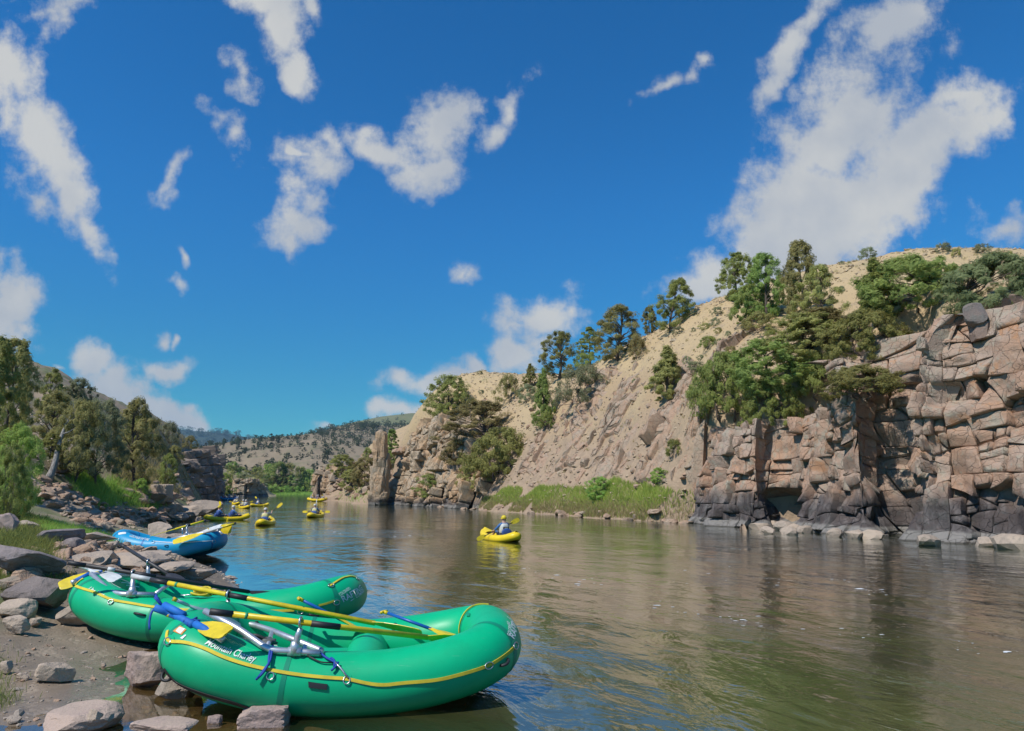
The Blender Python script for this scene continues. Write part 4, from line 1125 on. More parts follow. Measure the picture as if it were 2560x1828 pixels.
A('j_round', 'juniper', 826, 884, 1142, 1196, 'grey juniper near the left end of the low bluff', RH)
A('j_egg', 'olive', 850, 905, 1178, 1226, 'dark olive juniper above the green bank left of the pillar', RH)
A('shrub', 'green', 905, 932, 1122, 1150, 'small green bush on the crest left of the pillar', RH, 'bush', 'bush')
A('j_sprawl', 'juniper', 2055, 2250, 918, 990, 'juniper growing out of the cliff face, dark underneath', None, yy=34.5)
# left bank
A('willow', 'bright', -45, 100, 1075, 1292, 'big leafy bright green bush at the left edge', LH, 'bush', 'bush')
A('willow', 'green', -30, 62, 1120, 1300, 'darker leafy bush in front of the big bright one', LH, 'bush', 'bush', yy=19.0)
A('j_egg', 'olive', -50, 84, 850, 1085, 'tall dark conifer at the left edge', LH, yy=30, sink=.6)
A('j_egg', 'juniper', -90, 30, 845, 1080, 'dark conifer cut by the left edge of the picture', LH, yy=26, sink=.6)
A('j_sparse', 'juniper', 84, 160, 925, 1060, 'sparse juniper high on the left slope', LH, yy=52, sink=.4)
A('j_open', 'olive', 60, 200, 985, 1150, 'olive juniper behind the dead trunk', LH, yy=40, sink=.4)
A('trunked', 'olive', 128, 250, 1012, 1214, 'juniper with slim bare trunk, first right of the dead trunk', LH)
A('trunked', 'sage', 170, 306, 1012, 1228, 'grey green juniper with curved bare trunk above the rubble', LH)
A('j_open', 'olive', 262, 395, 1005, 1222, 'olive juniper with dead grey branches above the grassy ledge', LH)
A('j_round', 'sage', 160, 226, 950, 1040, 'bushy grey green juniper on the left crest', LH, yy=60, sink=.4)
A('j_round', 'olive', 300, 372, 1045, 1120, 'rounded olive juniper on the left hillside', LH)
A('shrub', 'sage', 395, 450, 1060, 1110, 'sage bush on the crest of the left hill', LH, 'bush', 'bush')
A('shrub', 'olive', 415, 458, 1118, 1152, 'olive bush on the left hillside above the boulders', LH, 'bush', 'bush')
A('willow', 'green', 390, 445, 1140, 1218, 'green bush at the foot of the left hillside', LH, 'bush', 'bush')
A('willow', 'bright', 330, 372, 1200, 1252, 'bright bush beside the tall square boulder', LH, 'bush', 'bush')
A('shrub', 'sage', 345, 400, 1095, 1130, 'pale bush in the middle of the left hillside', LH, 'bush', 'bush')
A('shrub', 'olive', 455, 492, 1092, 1122, 'bush above the dark cliff on the left', LH, 'bush', 'bush', yy=124)
A('willow', 'bright', 533, 582, 1186, 1240, 'bright green bush at the water behind the dark cliff', None, 'bush', 'bush', yy=215)
A('j_egg', 'juniper', 100, 150, 1085, 1140, 'shaded juniper clump behind the dead trunk', LH, yy=37)

# dead leaning trunk
q = hit(128, 1196, LH, 15, 60, .2)
def dead_trunk():
    P0 = np.array(q) + [0, -.3, -.2]; P1 = W(178, 1032, q[1] + .8)
    mb = MB(); s_ = np.linspace(0, 1, 12)[:, None]
    path = P0 + (P1 - P0) * s_ + np.stack([.10 * np.sin(s_[:, 0] * 7), .05 * np.cos(s_[:, 0] * 9), 0 * s_[:, 0]], 1)
    mb.tube(path, np.interp(s_[:, 0], [0, .15, .7, 1], [.24, .15, .085, .02]), 10)
    t = mb.build('trunk', M['dead_wood'], None, True)
    root = empty('dead_tree', tuple(P0)); t.parent = root; t.matrix_parent_inverse = Matrix.Translation(-Vector(P0))
    for f_, dx, dz in ((.55, .5, .15), (.68, .45, .3), (.8, -.4, .3), (.86, .3, .35), (.45, -.35, .25)):
        b = MB(); p = P0 + (P1 - P0) * f_
        b.tube(np.array([p, p + [dx * .5, .1, dz * .4], p + [dx, .15, dz]]), [.05, .035, .012], 6)
        o = b.build('branch', M['dead_wood'], root, True); o.matrix_parent_inverse = Matrix.Translation(-Vector(P0))
    tag(root, 'bare grey dead trunk leaning right in front of the junipers', 'dead tree')
dead_trunk()

# ---- grass
def blades(name, P, hgt, wid, mtl, seed, parent=None, label=None, cat=None):
    rng = np.random.default_rng(seed); n = len(P)
    a = rng.uniform(0, 6.28, n); d = np.stack([np.cos(a), np.sin(a), 0 * a], 1); ln = rng.normal(0, .28, (n, 2))
    h = hgt * rng.uniform(.5, 1.3, n)
    tip = P + np.stack([ln[:, 0] * h, ln[:, 1] * h, h], 1); mid = P + np.stack([ln[:, 0] * h * .3, ln[:, 1] * h * .3, h * .55], 1)
    w = wid * rng.uniform(.6, 1.3, n)[:, None]
    V = np.stack([P - d * w * .5, P + d * w * .5, mid + d * w * .42, tip, mid - d * w * .42], 1).reshape(-1, 3)
    o = link(name, mesh_np(name, V, np.arange(5 * n).reshape(-1, 5), False, rng.random(n)), parent, M[mtl])
    return tag(o, label, cat, kind='stuff')
def strip_right():
    rng = np.random.default_rng(6); n = 120000
    px = rng.uniform(1085, 1738, n); bot = np.interp(px, [1080, 1200, 1380, 1560, 1740], [1265, 1274, 1286, 1298, 1309])
    top = np.interp(px, [1085, 1110, 1180, 1240, 1340, 1440, 1560, 1738], [1240, 1225, 1232, 1246, 1226, 1204, 1210, 1216])
    py = bot + (top - bot) * rng.random(n) ** 1.15
    x0 = np.empty(n); y0 = np.empty(n)
    # walk inland from the shore line: convert the band to ground positions
    Ysh = np.array([WZ(a, b, 0)[1] for a, b in zip(px[::200], bot[::200])]); Ysh = np.interp(px, np.sort(px[::200]), Ysh[np.argsort(px[::200])])
    f = (py - bot) / (top - bot + 1e-6); dep_ = np.interp(px, [1085, 1300, 1440, 1740], [6, 7.0, 7.5, 5.5])
    y = Ysh - 4.5 + f * (dep_ + 5); x = (px - CX) / F * y * .985
    z = right_h(x, y)
    P = np.stack([x, y, z - .03], 1); uv = proj(P); ok = (z > .02) & (uv[:, 1] > np.interp(uv[:, 0], [1085, 1110, 1180, 1240, 1340, 1440, 1560, 1738], [1238, 1222, 1228, 1240, 1224, 1210, 1214, 1220]) + 16 * fbm(np.c_[x * .35, y * .35, x * 0], 3, .5, 21)) & (fbm(np.c_[P[:, :2] * .5, z * 0], 3, .5, 8) + .5 * f > -1.1 + .7 * (px < 1330))
    P = P[ok]; f = f[ok]
    dry = (rng.random(len(P)) > .22 + 1.0 * np.clip((P[:, 2] - .3) / 1.4, 0, 1))
    blades('river_grass', P[~dry], .36, .055, 'grass', 1)
    blades('dry_grass', P[dry], .42, .05, 'dry_grass', 2)
strip_right()
def grass_patch(name, n, fpx, f, hgt, wid, mtl, seed, y0=5, y1=60):
    rng = np.random.default_rng(seed); pts = []
    for i in range(n // 40):
        px, py = fpx(rng); qq = hit(px, py, f, y0, y1, .2)
        if qq is None or qq[2] < .03: continue
        r = rng.normal(0, .22 * (qq[1] / 20) ** .5, (40, 2)); x = qq[0] + r[:, 0]; y = qq[1] + r[:, 1]
        pts.append(np.stack([x, y, f(x, y) - .02], 1))
    P = np.concatenate(pts); P = P[P[:, 2] > .0]
    return blades(name, P, hgt, wid, mtl, seed)
grass_patch('bank_grass', 9000, lambda r: (lambda x: (x, r.uniform(np.interp(x, [80, 250], [1295, 1335]), np.interp(x, [80, 250], [1325, 1362]))))(r.uniform(80, 262)), LH, .16, .014, 'grass', 3)
grass_patch('bank_weeds', 7000, lambda r: (r.uniform(-10, 110), r.uniform(1300, 1420)), LH, .22, .022, 'green', 4)
grass_patch('ledge_grass', 9000, lambda r: (lambda x: (x, r.uniform(np.interp(x, [190, 380], [1200, 1240]), np.interp(x, [190, 380], [1240, 1266]))))(r.uniform(195, 385)), LH, .42, .035, 'grass', 5, 20, 70)
grass_patch('edge_weeds', 1200, lambda r: (r.uniform(-60, -25), r.uniform(1640, 1790)), LH, .10, .010, 'green', 6, 2, 12)
grass_patch('slab_weeds', 3200, lambda r: (r.uniform(0, 140), r.uniform(1425, 1480)), LH, .13, .014, 'green', 7, 6, 20)
grass_patch('hill_tufts', 9000, lambda r: (r.uniform(300, 520), r.uniform(1060, 1230)), LH, .5, .09, 'dry_grass', 9, 35, 190)
def tufts():
    rng = np.random.default_rng(19); x = rng.uniform(-16, 45, 2600); y = rng.uniform(38, 128, 2600); z = right_h(x, y)
    ok = (z > 2.5); c = np.stack([x, y, z], 1)[ok]; P = (c[:, None] + np.concatenate([rng.normal(0, .10, (len(c), 12, 2)), np.zeros((len(c), 12, 1))], 2)).reshape(-1, 3)
    P[:, 2] = np.repeat(c[:, 2], 12) - .03
    blades('hill_grass', P, .24, .05, 'dry_grass', 20)
tufts()

# ---- sagebrush dotted over the bare slope
def sagebrush():
    rng = np.random.default_rng(88); k = 0
    while k < 95:
        px, py = rng.uniform(1190, 2540), rng.uniform(640, 1010)
        q = hit(px, py, right_h, 44, 140, .6)
        if q is None or q[2] < 6: continue
        h = rng.uniform(.25, .75); key = ['shrub', 'shrub_b'][k % 2]
        o = bpy.data.objects.new('sagebrush', PROTO[key][0]); COL.objects.link(o); o.material_slots[0].link = 'OBJECT'; o.material_slots[0].material = M['sage' if k % 3 else 'olive']
        o.location = (q[0], q[1], q[2] - .05); w = h * rng.uniform(1.1, 1.9); o.scale = (w / (2 * PROTO[key][3]),) * 2 + (h / PROTO[key][2],); o.rotation_euler = (0, 0, rng.uniform(0, 6.28))
        tag(o, 'low grey green sagebrush dotting the bare tan hillside', 'shrub', 'sagebrush on the bare hillside'); k += 1
sagebrush()

# ------------------------------------------------------------------ the valley beyond
def far_mat(name, cols, sc):
    m = mat(name, rough=.95, spec=.1); t = NT(m); p = t.pos()
    a = t.noise(p, .012 * sc, 6, .62, .8); b = t.noise(p, .06 * sc, 6, .65)
    col = t.mix(t.ramp(a, .42, .6), cols[0], cols[1]); col = t.mix(t.ramp(b, .5, .66, 0, .8), col, cols[2]); col = t.mix(t.ramp(t.noise(p, .35 * sc, 4, .6), .55, .7, 0, .6), col, cols[3])
    t.base(col); t.normal(t.bump(t.math('ADD', a, t.math('MULTIPLY', b, .4)), .8, 6 / sc)); return m
M['far_hill'] = far_mat('far_hill', [(.235, .19, .13), (.29, .225, .15), (.19, .185, .10), (.35, .27, .18)], 1)
M['far_green'] = far_mat('far_green', [(.20, .20, .10), (.17, .175, .08), (.24, .20, .11), (.12, .13, .06)], .7)
M['far_blue'] = far_mat('far_blue', [(.060, .075, .055), (.050, .070, .050), (.085, .090, .060), (.04, .05, .04)], .25)
M['sage_slope'] = far_mat('sage_slope', [(.34, .28, .18), (.26, .24, .12), (.20, .21, .10), (.38, .30, .20)], 3)
HILLS = {}
def ridge(name, sky, Yr, Yf, mtl, back=1.4, rows=26, cols=160, rough=.04, seed=1, foot_z=-1.5, label=None):
    """a hill whose crest runs through the given photo skyline at distance Yr and whose foot lies at Yf"""
    sky = np.array(sky, float); pxs = np.linspace(sky[0, 0], sky[-1, 0], cols); pys = np.interp(pxs, sky[:, 0], sky[:, 1])
    top = np.array([W(a, b, Yr) for a, b in zip(pxs, pys)])
    f = np.linspace(0, 1, rows)[:, None]
    ft = f ** .85
    X = top[None, :, 0] * (Yf / Yr + (1 - Yf / Yr) * f); Y = Yf + (Yr - Yf) * f + 0 * X; Z = foot_z + (top[None, :, 2] - foot_z) * ft
    n = fbm(np.stack([X, Y, X * 0], -1) * (5.0 / (Yr - Yf)), 5, .5, seed); Z = Z + rough * (Yr - Yf) * .5 * n * np.sin(np.pi * np.clip(f, 0, 1)) ** .7
    fb = np.linspace(0, 1, 8)[1:, None]; Xb = top[None, :, 0] * (1 + (back - 1) * fb); Yb = Yr * (1 + (back - 1) * fb) + 0 * Xb; Zb = top[None, :, 2] * (1 - .75 * fb)
    X, Y, Z = np.r_[X, Xb], np.r_[Y, Yb], np.r_[Z, Zb]
    HILLS[name] = (X[:rows], Y[:rows], Z[:rows])
    return tag(link(name, grid_mesh(name, X, Y, Z), None, M[mtl]), kind='structure')
ridge('hill', [(250, 1150), (330, 1140), (440, 1124), (534, 1112), (632, 1096), (748, 1088), (785, 1083), (870, 1096), (960, 1112), (1060, 1130), (1160, 1170)], 760, 425, 'far_hill', seed=4)
ridge('upper_hill', [(560, 1130), (700, 1104), (785, 1083), (840, 1068), (882, 1060), (960, 1064), (1027, 1062), (1150, 1058), (1300, 1075)], 1050, 790, 'far_hill', seed=7, foot_z=18)
ridge('far_ridge', [(560, 1125), (785, 1083), (882, 1056), (950, 1042), (1027, 1033), (1080, 1033), (1250, 1045), (1500, 1085)], 1900, 1150, 'far_green', seed=9, foot_z=30)
ridge('mountain', [(100, 1082), (300, 1062), (412, 1072), (500, 1079), (579, 1085), (627, 1096), (720, 1118), (850, 1150)], 4200, 2600, 'far_blue', seed=12, foot_z=20, rough=.03)
ridge('sage_hill', [(380, 1100), (470, 1122), (530, 1148), (570, 1162), (620, 1182), (655, 1205), (672, 1228), (690, 1243)], 330, 262, 'sage_slope', seed=15, foot_z=-1.0, rough=.06, cols=120, rows=34)

rng = np.random.default_rng(31)
def far_tree(base, h, w, label, group, key='dense_far', mtl='far_leaf', name='juniper_tree', cat='tree'):
    cm, tm, Hh, Rr = PROTO[key]
    o = bpy.data.objects.new(name, cm); COL.objects.link(o)
    if not cm.materials: cm.materials.append(M[mtl])
    o.material_slots[0].link = 'OBJECT'; o.material_slots[0].material = M[mtl]
    o.location = base; o.scale = (w / (2 * Rr), w / (2 * Rr), h / Hh); o.rotation_euler = (0, 0, rng.uniform(0, 6.28))
    return tag(o, label, cat, group)
def dot_hill(hname, n, label, group, dens=None, hh=(2.6, 5.6)):
    X, Y, Z = HILLS[hname]; k = 0
    while k < n:
        i = rng.uniform(1, X.shape[0] - 1.01); j = rng.uniform(0, X.shape[1] - 1.01); a, b = int(i), int(j); u, v = i - a, j - b
        f = lambda G: (G[a, b] * (1 - u) + G[a + 1, b] * u) * (1 - v) + (G[a, b + 1] * (1 - u) + G[a + 1, b + 1] * u) * v
        p = np.array([f(X), f(Y), f(Z)]); uv = proj(p)
        if not (400 < uv[0] < 1030) or (dens and rng.random() > dens(uv, i / X.shape[0])): continue
        h = rng.uniform(*hh); far_tree((p[0], p[1], p[2] - .4), h, h * rng.uniform(.6, 1.0), label, group, ['dense_far', 'round_far'][k % 2]); k += 1
dot_hill('hill', 280, 'dark green juniper dotting the brown hill at the end of the valley', 'junipers on the brown hill', lambda uv, f: .35 + .65 * f if uv[0] < 720 else .5)
def wood_mass(hname, n, name, label, hh, pxr, seed, dens=None):
    rng = np.random.default_rng(seed); X, Y, Z = HILLS[hname]; cmv = []
    V0 = np.empty(len(PROTO['round_far'][0].vertices) * 3); PROTO['round_far'][0].vertices.foreach_get('co', V0); V0 = V0.reshape(-1, 3)[:4 * 90]
    Vs = []
    while len(Vs) < n:
        i = rng.uniform(0, X.shape[0] - 1.01); j = rng.uniform(0, X.shape[1] - 1.01); a, b = int(i), int(j); u, v = i - a, j - b
        f = lambda G: (G[a, b] * (1 - u) + G[a + 1, b] * u) * (1 - v) + (G[a, b + 1] * (1 - u) + G[a + 1, b + 1] * u) * v
        p = np.array([f(X), f(Y), f(Z)]); uv = proj(p)
        if not (pxr[0] < uv[0] < pxr[1]) or (dens and rng.random() > dens(uv, i / X.shape[0])): continue
        s = rng.uniform(*hh) / 4; an = rng.uniform(0, 6.28); c, sn = math.cos(an), math.sin(an)
        q = V0 * np.array([s * 1.0, s * 1.0, s]); Vs.append(np.stack([q[:, 0] * c - q[:, 1] * sn, q[:, 0] * sn + q[:, 1] * c, q[:, 2]], 1) + p - [0, 0, .4])
    V = np.concatenate(Vs); nf = len(V) // 4
    return tag(link(name, mesh_np(name, V, np.arange(nf * 4).reshape(-1, 4), False, np.random.default_rng(1).random(nf)), None, M['far_leaf']), label, 'wood', kind='stuff')
wood_mass('hill', 520, 'far_woodland', 'dark woodland of small junipers covering the far brown hill', (1.4, 4.0), (380, 1030), 61, lambda uv, f: .25 + .75 * f ** 1.5)
wood_mass('upper_hill', 420, 'ridge_woodland', 'dark band of trees along the second ridge', (4.5, 8), (740, 1080), 62, lambda uv, f: f ** 1.2)
wood_mass('mountain', 300, 'mountain_forest', 'forest cover of the distant blue mountain', (18, 34), (380, 720), 63)
wood_mass('far_ridge', 160, 'ridge_scrub', 'scrub scattered on the pale far ridge', (5, 9), (780, 1080), 64)
for i in range(110):
    uvx, f_ = rng.uniform(420, 660), rng.random()
    X, Y, Z = HILLS['sage_hill']; a = int(f_ * 30) + 1; b = int(np.clip((uvx - 380) / 310 * 119, 0, 118))
    p = (X[a, b], Y[a, b], Z[a, b] - .2); h = rng.uniform(1.2, 2.6) if rng.random() < .75 else rng.uniform(3, 4.5)
    far_tree(p, h, h * rng.uniform(1.0, 1.6), 'rounded bush on the sage covered slope at the left river bend', 'bushes on the sage slope', 'round_far', ['sage', 'olive', 'green'][i % 3], 'bush', 'bush')

# cottonwoods at the far bend
for i, (px, top, w) in enumerate(((590, 1196, 26), (612, 1180, 34), (640, 1172, 40), (668, 1166, 44), (694, 1160, 46), (722, 1164, 42), (748, 1172, 40), (772, 1178, 36), (655, 1190, 34), (690, 1192, 40), (725, 1190, 40), (760, 1196, 36), (630, 1200, 30), (790, 1186, 30))):
    Yt = 408 + (i % 4) * 5 - (6 if i > 7 else 0); g = WZ(px, 1237, 0); d = Yt
    b = W(px, 1236, Yt); hgt = (1236 - top) / F * d
    plant('cotton', ['green', 'juniper', 'green', 'bright'][i % 4], (b[0], b[1], .1), hgt * 1.03, w / F * d * 1.25, 'leafy green cottonwood in the grove at the far river bend', 'tree', 'cottonwood_tree', group='cottonwoods at the far bend')
for i, (px, top, w) in enumerate(((668, 1210, 22), (690, 1212, 20), (715, 1214, 24), (745, 1216, 18))):
    b = W(px, 1236, 396); far_tree((b[0], b[1], 0), (1236 - top) / F * 396, w / F * 396, 'light green willow on the grassy spit at the far bend', 'willows at the far bend', 'round_far', 'bright', 'willow_bush', 'bush')
spit = MB()
sp = [W(px, 1237.5, Y) for px, Y in ((600, 400), (650, 392), (700, 388), (760, 388), (800, 400))]
xs = np.array([p[0] for p in sp]); ysp = np.array([p[1] for p in sp])
gx = np.linspace(xs[0], xs[-1], 40); gy0 = np.interp(gx, xs, ysp); GX = np.repeat(gx[None], 6, 0); GF = np.linspace(0, 1, 6)[:, None]; GY = gy0[None] + GF * 40; GZ = -.3 + 1.8 * GF ** .6 + 0 * GX
M['spit'] = far_mat('spit', [(.16, .24, .06), (.20, .28, .07), (.24, .24, .10), (.12, .18, .05)], 6)
tag(link('far_bank', grid_mesh('far_bank', GX, GY, GZ), None, M['spit']), kind='structure')
rngb = np.random.default_rng(3)
bx_ = rngb.uniform(xs[0], xs[-1], 3500); bf = rngb.random(3500) ** 1.5; by_ = np.interp(bx_, xs, ysp) + bf * 30
blades('spit_grass', np.stack([bx_, by_, -.3 + 1.8 * (bf * .75) ** .6], 1), .9, .5, 'grass', 71)
# rock bluff under the sage slope and green bank left of the pillar
bl = [W(px, 1240, Y)[:2] for px, Y in ((560, 262), (585, 258), (620, 258), (655, 262), (668, 285))]
cliff('rock_bluff', bl, [3.5, 6.0, 6.2, 5.4, 3.5], .15, 3.6, 3.0, 55, M['tan_cliff'], depth=2.2, tilt=.25, prot=.5, rough=.35, gap=.06)
def green_bank():
    rng = np.random.default_rng(27); n = 14000
    x = rng.uniform(-46, -16, n); y = rng.uniform(104, 172, n); z = right_h(x, y); uv = proj(np.stack([x, y, z], 1))
    ok = (z > .05) & (uv[:, 0] > 836) & (uv[:, 0] < 934) & (uv[:, 1] > np.interp(uv[:, 0], [836, 934], [1236, 1196]))
    blades('green_bank_grass', np.stack([x, y, z - .05], 1)[ok], .7, .12, 'grass', 28)
green_bank()

# ------------------------------------------------------------------ boats
def pvc(name, color, rough=.43):
    m = mat(name, color, rough, spec=.38); t = NT(m); p = t.obj()
    n = t.noise(p, 3.0, 5, .6); f = t.noise(p, 40, 3, .6)
    dark = tuple(c * .86 for c in color)
    col = t.mix(t.ramp(n, .42, .66, 0, .7), color, dark)
    scr = t.noise(t.mapping(p, (2, 30, 30)), 2.0, 4, .7)
    col = t.mix(t.ramp(scr, .62, .74, 0, .32), col, tuple(min(1, c * .6 + .22) for c in color))
    col = t.mix(t.ramp(t.math('ADD', t.sep(p)[2], t.math('MULTIPLY', n, .18)), .22, .06, 0, .35), col, (.11, .10, .06))
    t.base(col); t.rough(t.math('MULTIPLY_ADD', n, .22, rough - .12)); t.normal(t.bump(f, .10, .004))
    return m
M['green_pvc'] = pvc('green_pvc', (.001, .47, .205))
M['green_floor'] = pvc('green_floor', (.004, .40, .21), .45)
M['blue_pvc'] = pvc('blue_pvc', (.012, .35, .63))
M['blue_floor'] = pvc('blue_floor', (.02, .36, .55), .5)
M['yellow_pvc'] = pvc('yellow_pvc', (.88, .64, .02))
M['yellow'] = mat('yellow_plastic', (.82, .62, .02), .38)
M['yellow_web'] = mat('yellow_webbing', (.74, .58, .04), .75)
M['blue_shaft'] = mat('blue_shaft', (.01, .11, .42), .35)
M['blue_foam'] = mat('blue_foam', (.012, .17, .58), .7)
M['blue_strap'] = mat('blue_strap', (.012, .06, .36), .7)
M['black'] = mat('black_rubber', (.022, .022, .025), .55)
M['black_oar'] = mat('black_oar', (.035, .033, .034), .5)
M['alu'] = mat('aluminium', (.66, .68, .70), .42, .75)
M['steel'] = mat('steel', (.60, .60, .58), .3, .9)
M['white_blade'] = mat('white_blade', (.66, .68, .66), .5)
M['white_print'] = mat('white_print', (.80, .83, .80), .6)
M['orange_print'] = mat('orange_print', (.75, .30, .05), .6)
M['red_print'] = mat('red_print', (.72, .10, .05), .6)
M['wood_grey'] = mat('grey_grip', (.12, .13, .13), .6)
for k_ in ('yellow', 'alu', 'black_oar', 'yellow_web', 'blue_foam', 'white_blade'):
    t = NT(M[k_]); c = t.b.inputs['Base Color'].default_value[:3]; n_ = t.noise(t.obj(), 7.0, 5, .65)
    t.base(t.mix(t.ramp(n_, .4, .68), c, tuple(x * .78 for x in c)))

class Raft:
    def __init__(s, name, label, X, Y, Z, yaw, pit, rol, L, Wd, r, kL, kR, k0, n, body, floor, thwarts=(.2,), Np=112, cat='raft', floor_z=.5, group=None, M_=28, thr=.8):
        s.r = r; s.L = L; s.Wd = Wd
        t = np.linspace(0, 2 * np.pi, 2400, endpoint=False)
        x = np.sign(np.cos(t)) * abs(np.cos(t)) ** (2 / n) * L / 2; y = np.sign(np.sin(t)) * abs(np.sin(t)) ** (2 / n) * Wd / 2
        P = np.stack([x, y], 1); Pc = np.r_[P, P[:1]]; d = np.r_[0, np.cumsum(np.linalg.norm(np.diff(Pc, axis=0), axis=1))]
        s.per = d[-1]; s._d, s._P = d, Pc; s.k = (kL, kR, k0)
        root = empty(name); s.root = root
        Rz = Matrix.Rotation(yaw, 4, 'Z'); Ry = Matrix.Rotation(pit, 4, 'Y'); Rx = Matrix.Rotation(rol, 4, 'X')
        s.mw = Matrix.Translation((X, Y, Z)) @ Rz @ Ry @ Rx; root.matrix_world = s.mw; s.A = np.array(s.mw)
        tag(root, label, cat, group)
        q = np.linspace(0, s.per, Np, endpoint=False); a = np.linspace(0, 2 * np.pi, M_, endpoint=False)
        QQ, AA = np.meshgrid(q, a, indexing='ij'); V = s.surf(QQ.ravel(), AA.ravel(), 0.0)
        i = np.arange(Np)[:, None] * M_; j = np.arange(M_)[None]; i2 = (i + M_) % (Np * M_); j2 = (j + 1) % M_
        link('tube', mesh_np('tube', V, np.stack([i + j, i2 + j, i2 + j2, i + j2], -1).reshape(-1, 4), True), root, M[body])
        # dense lookup for placing fittings
        q = np.linspace(0, s.per, 700, endpoint=False); a = np.linspace(0, 2 * np.pi, 120, endpoint=False); QQ, AA = np.meshgrid(q, a, indexing='ij')
        s.lq, s.la = QQ.ravel(), AA.ravel(); Lp = s.surf(s.lq, s.la, 0.0); Ln = (s.surf(s.lq, s.la, .01) - Lp) / .01
        Wp = Lp @ s.A[:3, :3].T + s.A[:3, 3]; Wn = Ln @ s.A[:3, :3].T
        s.front = ((np.array([0, 0, H]) - Wp) * Wn).sum(1) > 0; s.uv = proj(Wp); s.wd = np.linalg.norm(Wp - [0, 0, H], axis=1)
        # floor
        m_ = 48; qf = np.linspace(0, s.per, m_, endpoint=False); B = s.centre(qf); rings = []
        for f in (.0, .35, .7, 1.0): rings.append(B * np.array([f, f, 1]) + [0, 0, r * floor_z - r])
        Vf = np.concatenate(rings); Vf[:, 2] += .02 * np.cos(Vf[:, 1] * 22) * (abs(Vf[:, 1]) < Wd * .42)
        jj = np.arange(m_); Fq = np.concatenate([np.stack([k * m_ + jj, (k + 1) * m_ + jj, (k + 1) * m_ + (jj + 1) % m_, k * m_ + (jj + 1) % m_], 1) for k in range(3)])
        link('floor', mesh_np('floor', Vf, Fq, True), root, M[floor])
        for tx in thwarts:
            mb = MB(); yy = np.linspace(-Wd / 2, Wd / 2, 11); rr = r * thr * (1 - .10 * (abs(yy) / (Wd / 2)) ** 3)
            mb.tube(np.stack([0 * yy + tx, yy, 0 * yy + r * (.98)], 1), rr, 24, False); mb.build('thwart', M[body], root, True)
    def centre(s, q):
        q = np.asarray(q, float) % s.per; x = np.interp(q, s._d, s._P[:, 0]); y = np.interp(q, s._d, s._P[:, 1])
        kL, kR, k0 = s.k; a = np.clip((abs(x) - k0 * s.L / 2) / (s.L / 2 - k0 * s.L / 2), 0, 1)
        return np.stack([x, y, s.r + np.where(x < 0, kL, kR) * a ** 2], -1)
    def surf(s, q, phi, off=0.0):
        q = np.asarray(q, float); phi = np.asarray(phi, float); e = .02
        c = s.centre(q); T = s.centre(q + e) - s.centre(q - e); T /= np.linalg.norm(T, axis=-1)[..., None]
        S = np.cross(T, [0, 0, 1.0]); S /= np.linalg.norm(S, axis=-1)[..., None]; U = np.cross(S, T)
        return c + (s.r + np.asarray(off))[..., None] * (np.cos(phi)[..., None] * S + np.sin(phi)[..., None] * U) if np.ndim(off) else c + (s.r + off) * (np.cos(phi)[..., None] * S + np.sin(phi)[..., None] * U)
    def pick(s, px, py):
        d = (s.uv[:, 0] - px) ** 2 + (s.uv[:, 1] - py) ** 2 + (~s.front) * 1e9
        c = np.where(d < max(d.min() * 4, 9))[0]; i = c[np.argmin(s.wd[c] * 40 + d[c])]
        return s.lq[i], s.la[i]
    def at(s, px, py, off=0.0):       # local point on the tube under a photo pixel
        q, a = s.pick(px, py); return s.surf(np.array([q]), np.array([a]), off)[0]
    def world(s, p): return np.asarray(p) @ s.A[:3, :3].T + s.A[:3, 3]
    def local(s, p): return (np.asarray(p) - s.A[:3, 3]) @ np.linalg.inv(s.A[:3, :3]).T
    def unwrap(s, Q):
        Q = np.array(Q, float); h = s.per / 2
        for i in range(1, len(Q)): Q[i] = Q[i - 1] + ((Q[i] - Q[i - 1] + h) % s.per - h)
        return Q
    def ribbon(s, name, pix, mtl, w=.03, th=.008, n=90, picks=None):
        pk = picks or [s.pick(*p) for p in pix]; Q = s.unwrap([p[0] for p in pk]); Ph = np.unwrap([p[1] for p in pk])
        d = np.r_[0, np.cumsum(np.hypot(np.diff(Q), np.diff(Ph) * s.r))]; t = np.linspace(0, d[-1], n)
        q, ph = np.interp(t, d, Q), np.interp(t, d, Ph)
        ker = np.ones(7) / 7
        q2 = np.convolve(np.pad(q, 3, 'edge'), ker, 'valid'); p2 = np.convolve(np.pad(ph, 3, 'edge'), ker, 'valid')
        dq, dp = np.gradient(q2), np.gradient(p2) * s.r; l = np.hypot(dq, dp) + 1e-9; nq, npx = -dp / l, dq / l / s.r
        rows = []
        for sw, off in ((-.5, .002), (-.5, th), (.5, th), (.5, .002)): rows.append(s.surf(q2 + nq * w * sw, p2 + npx * w * sw, off))
        V = np.stack(rows, 1).reshape(-1, 3); i = np.arange(n - 1)[:, None] * 4; j = np.arange(4)[None]; j2 = (j + 1) % 4
        Fq = np.stack([i + j, i + j2, i + 4 + j2, i + 4 + j], -1).reshape(-1, 4)
        return link(name, mesh_np(name, V, Fq), s.root, mtl)
    def text(s, name, txt, p0, p1, size, mtl, off=.007, lift=0.0, shear=0.0, spacing=1.0):
        """lettering laid on the tube, its base line running from pixel p0 to pixel p1 (None: length from size)"""
        cu = bpy.data.curves.new(name, 'FONT'); cu.body = txt; cu.size = 1.0; cu.shear = shear; cu.offset = .012; cu.space_character = spacing
        o = bpy.data.objects.new(name, cu); COL.objects.link(o); dg = bpy.context.evaluated_depsgraph_get()
        me = bpy.data.meshes.new_from_object(o.evaluated_get(dg)); bpy.data.objects.remove(o); bpy.data.curves.remove(cu)
        n = len(me.vertices); V = np.empty(n * 3); me.vertices.foreach_get('co', V); V = V.reshape(-1, 3)
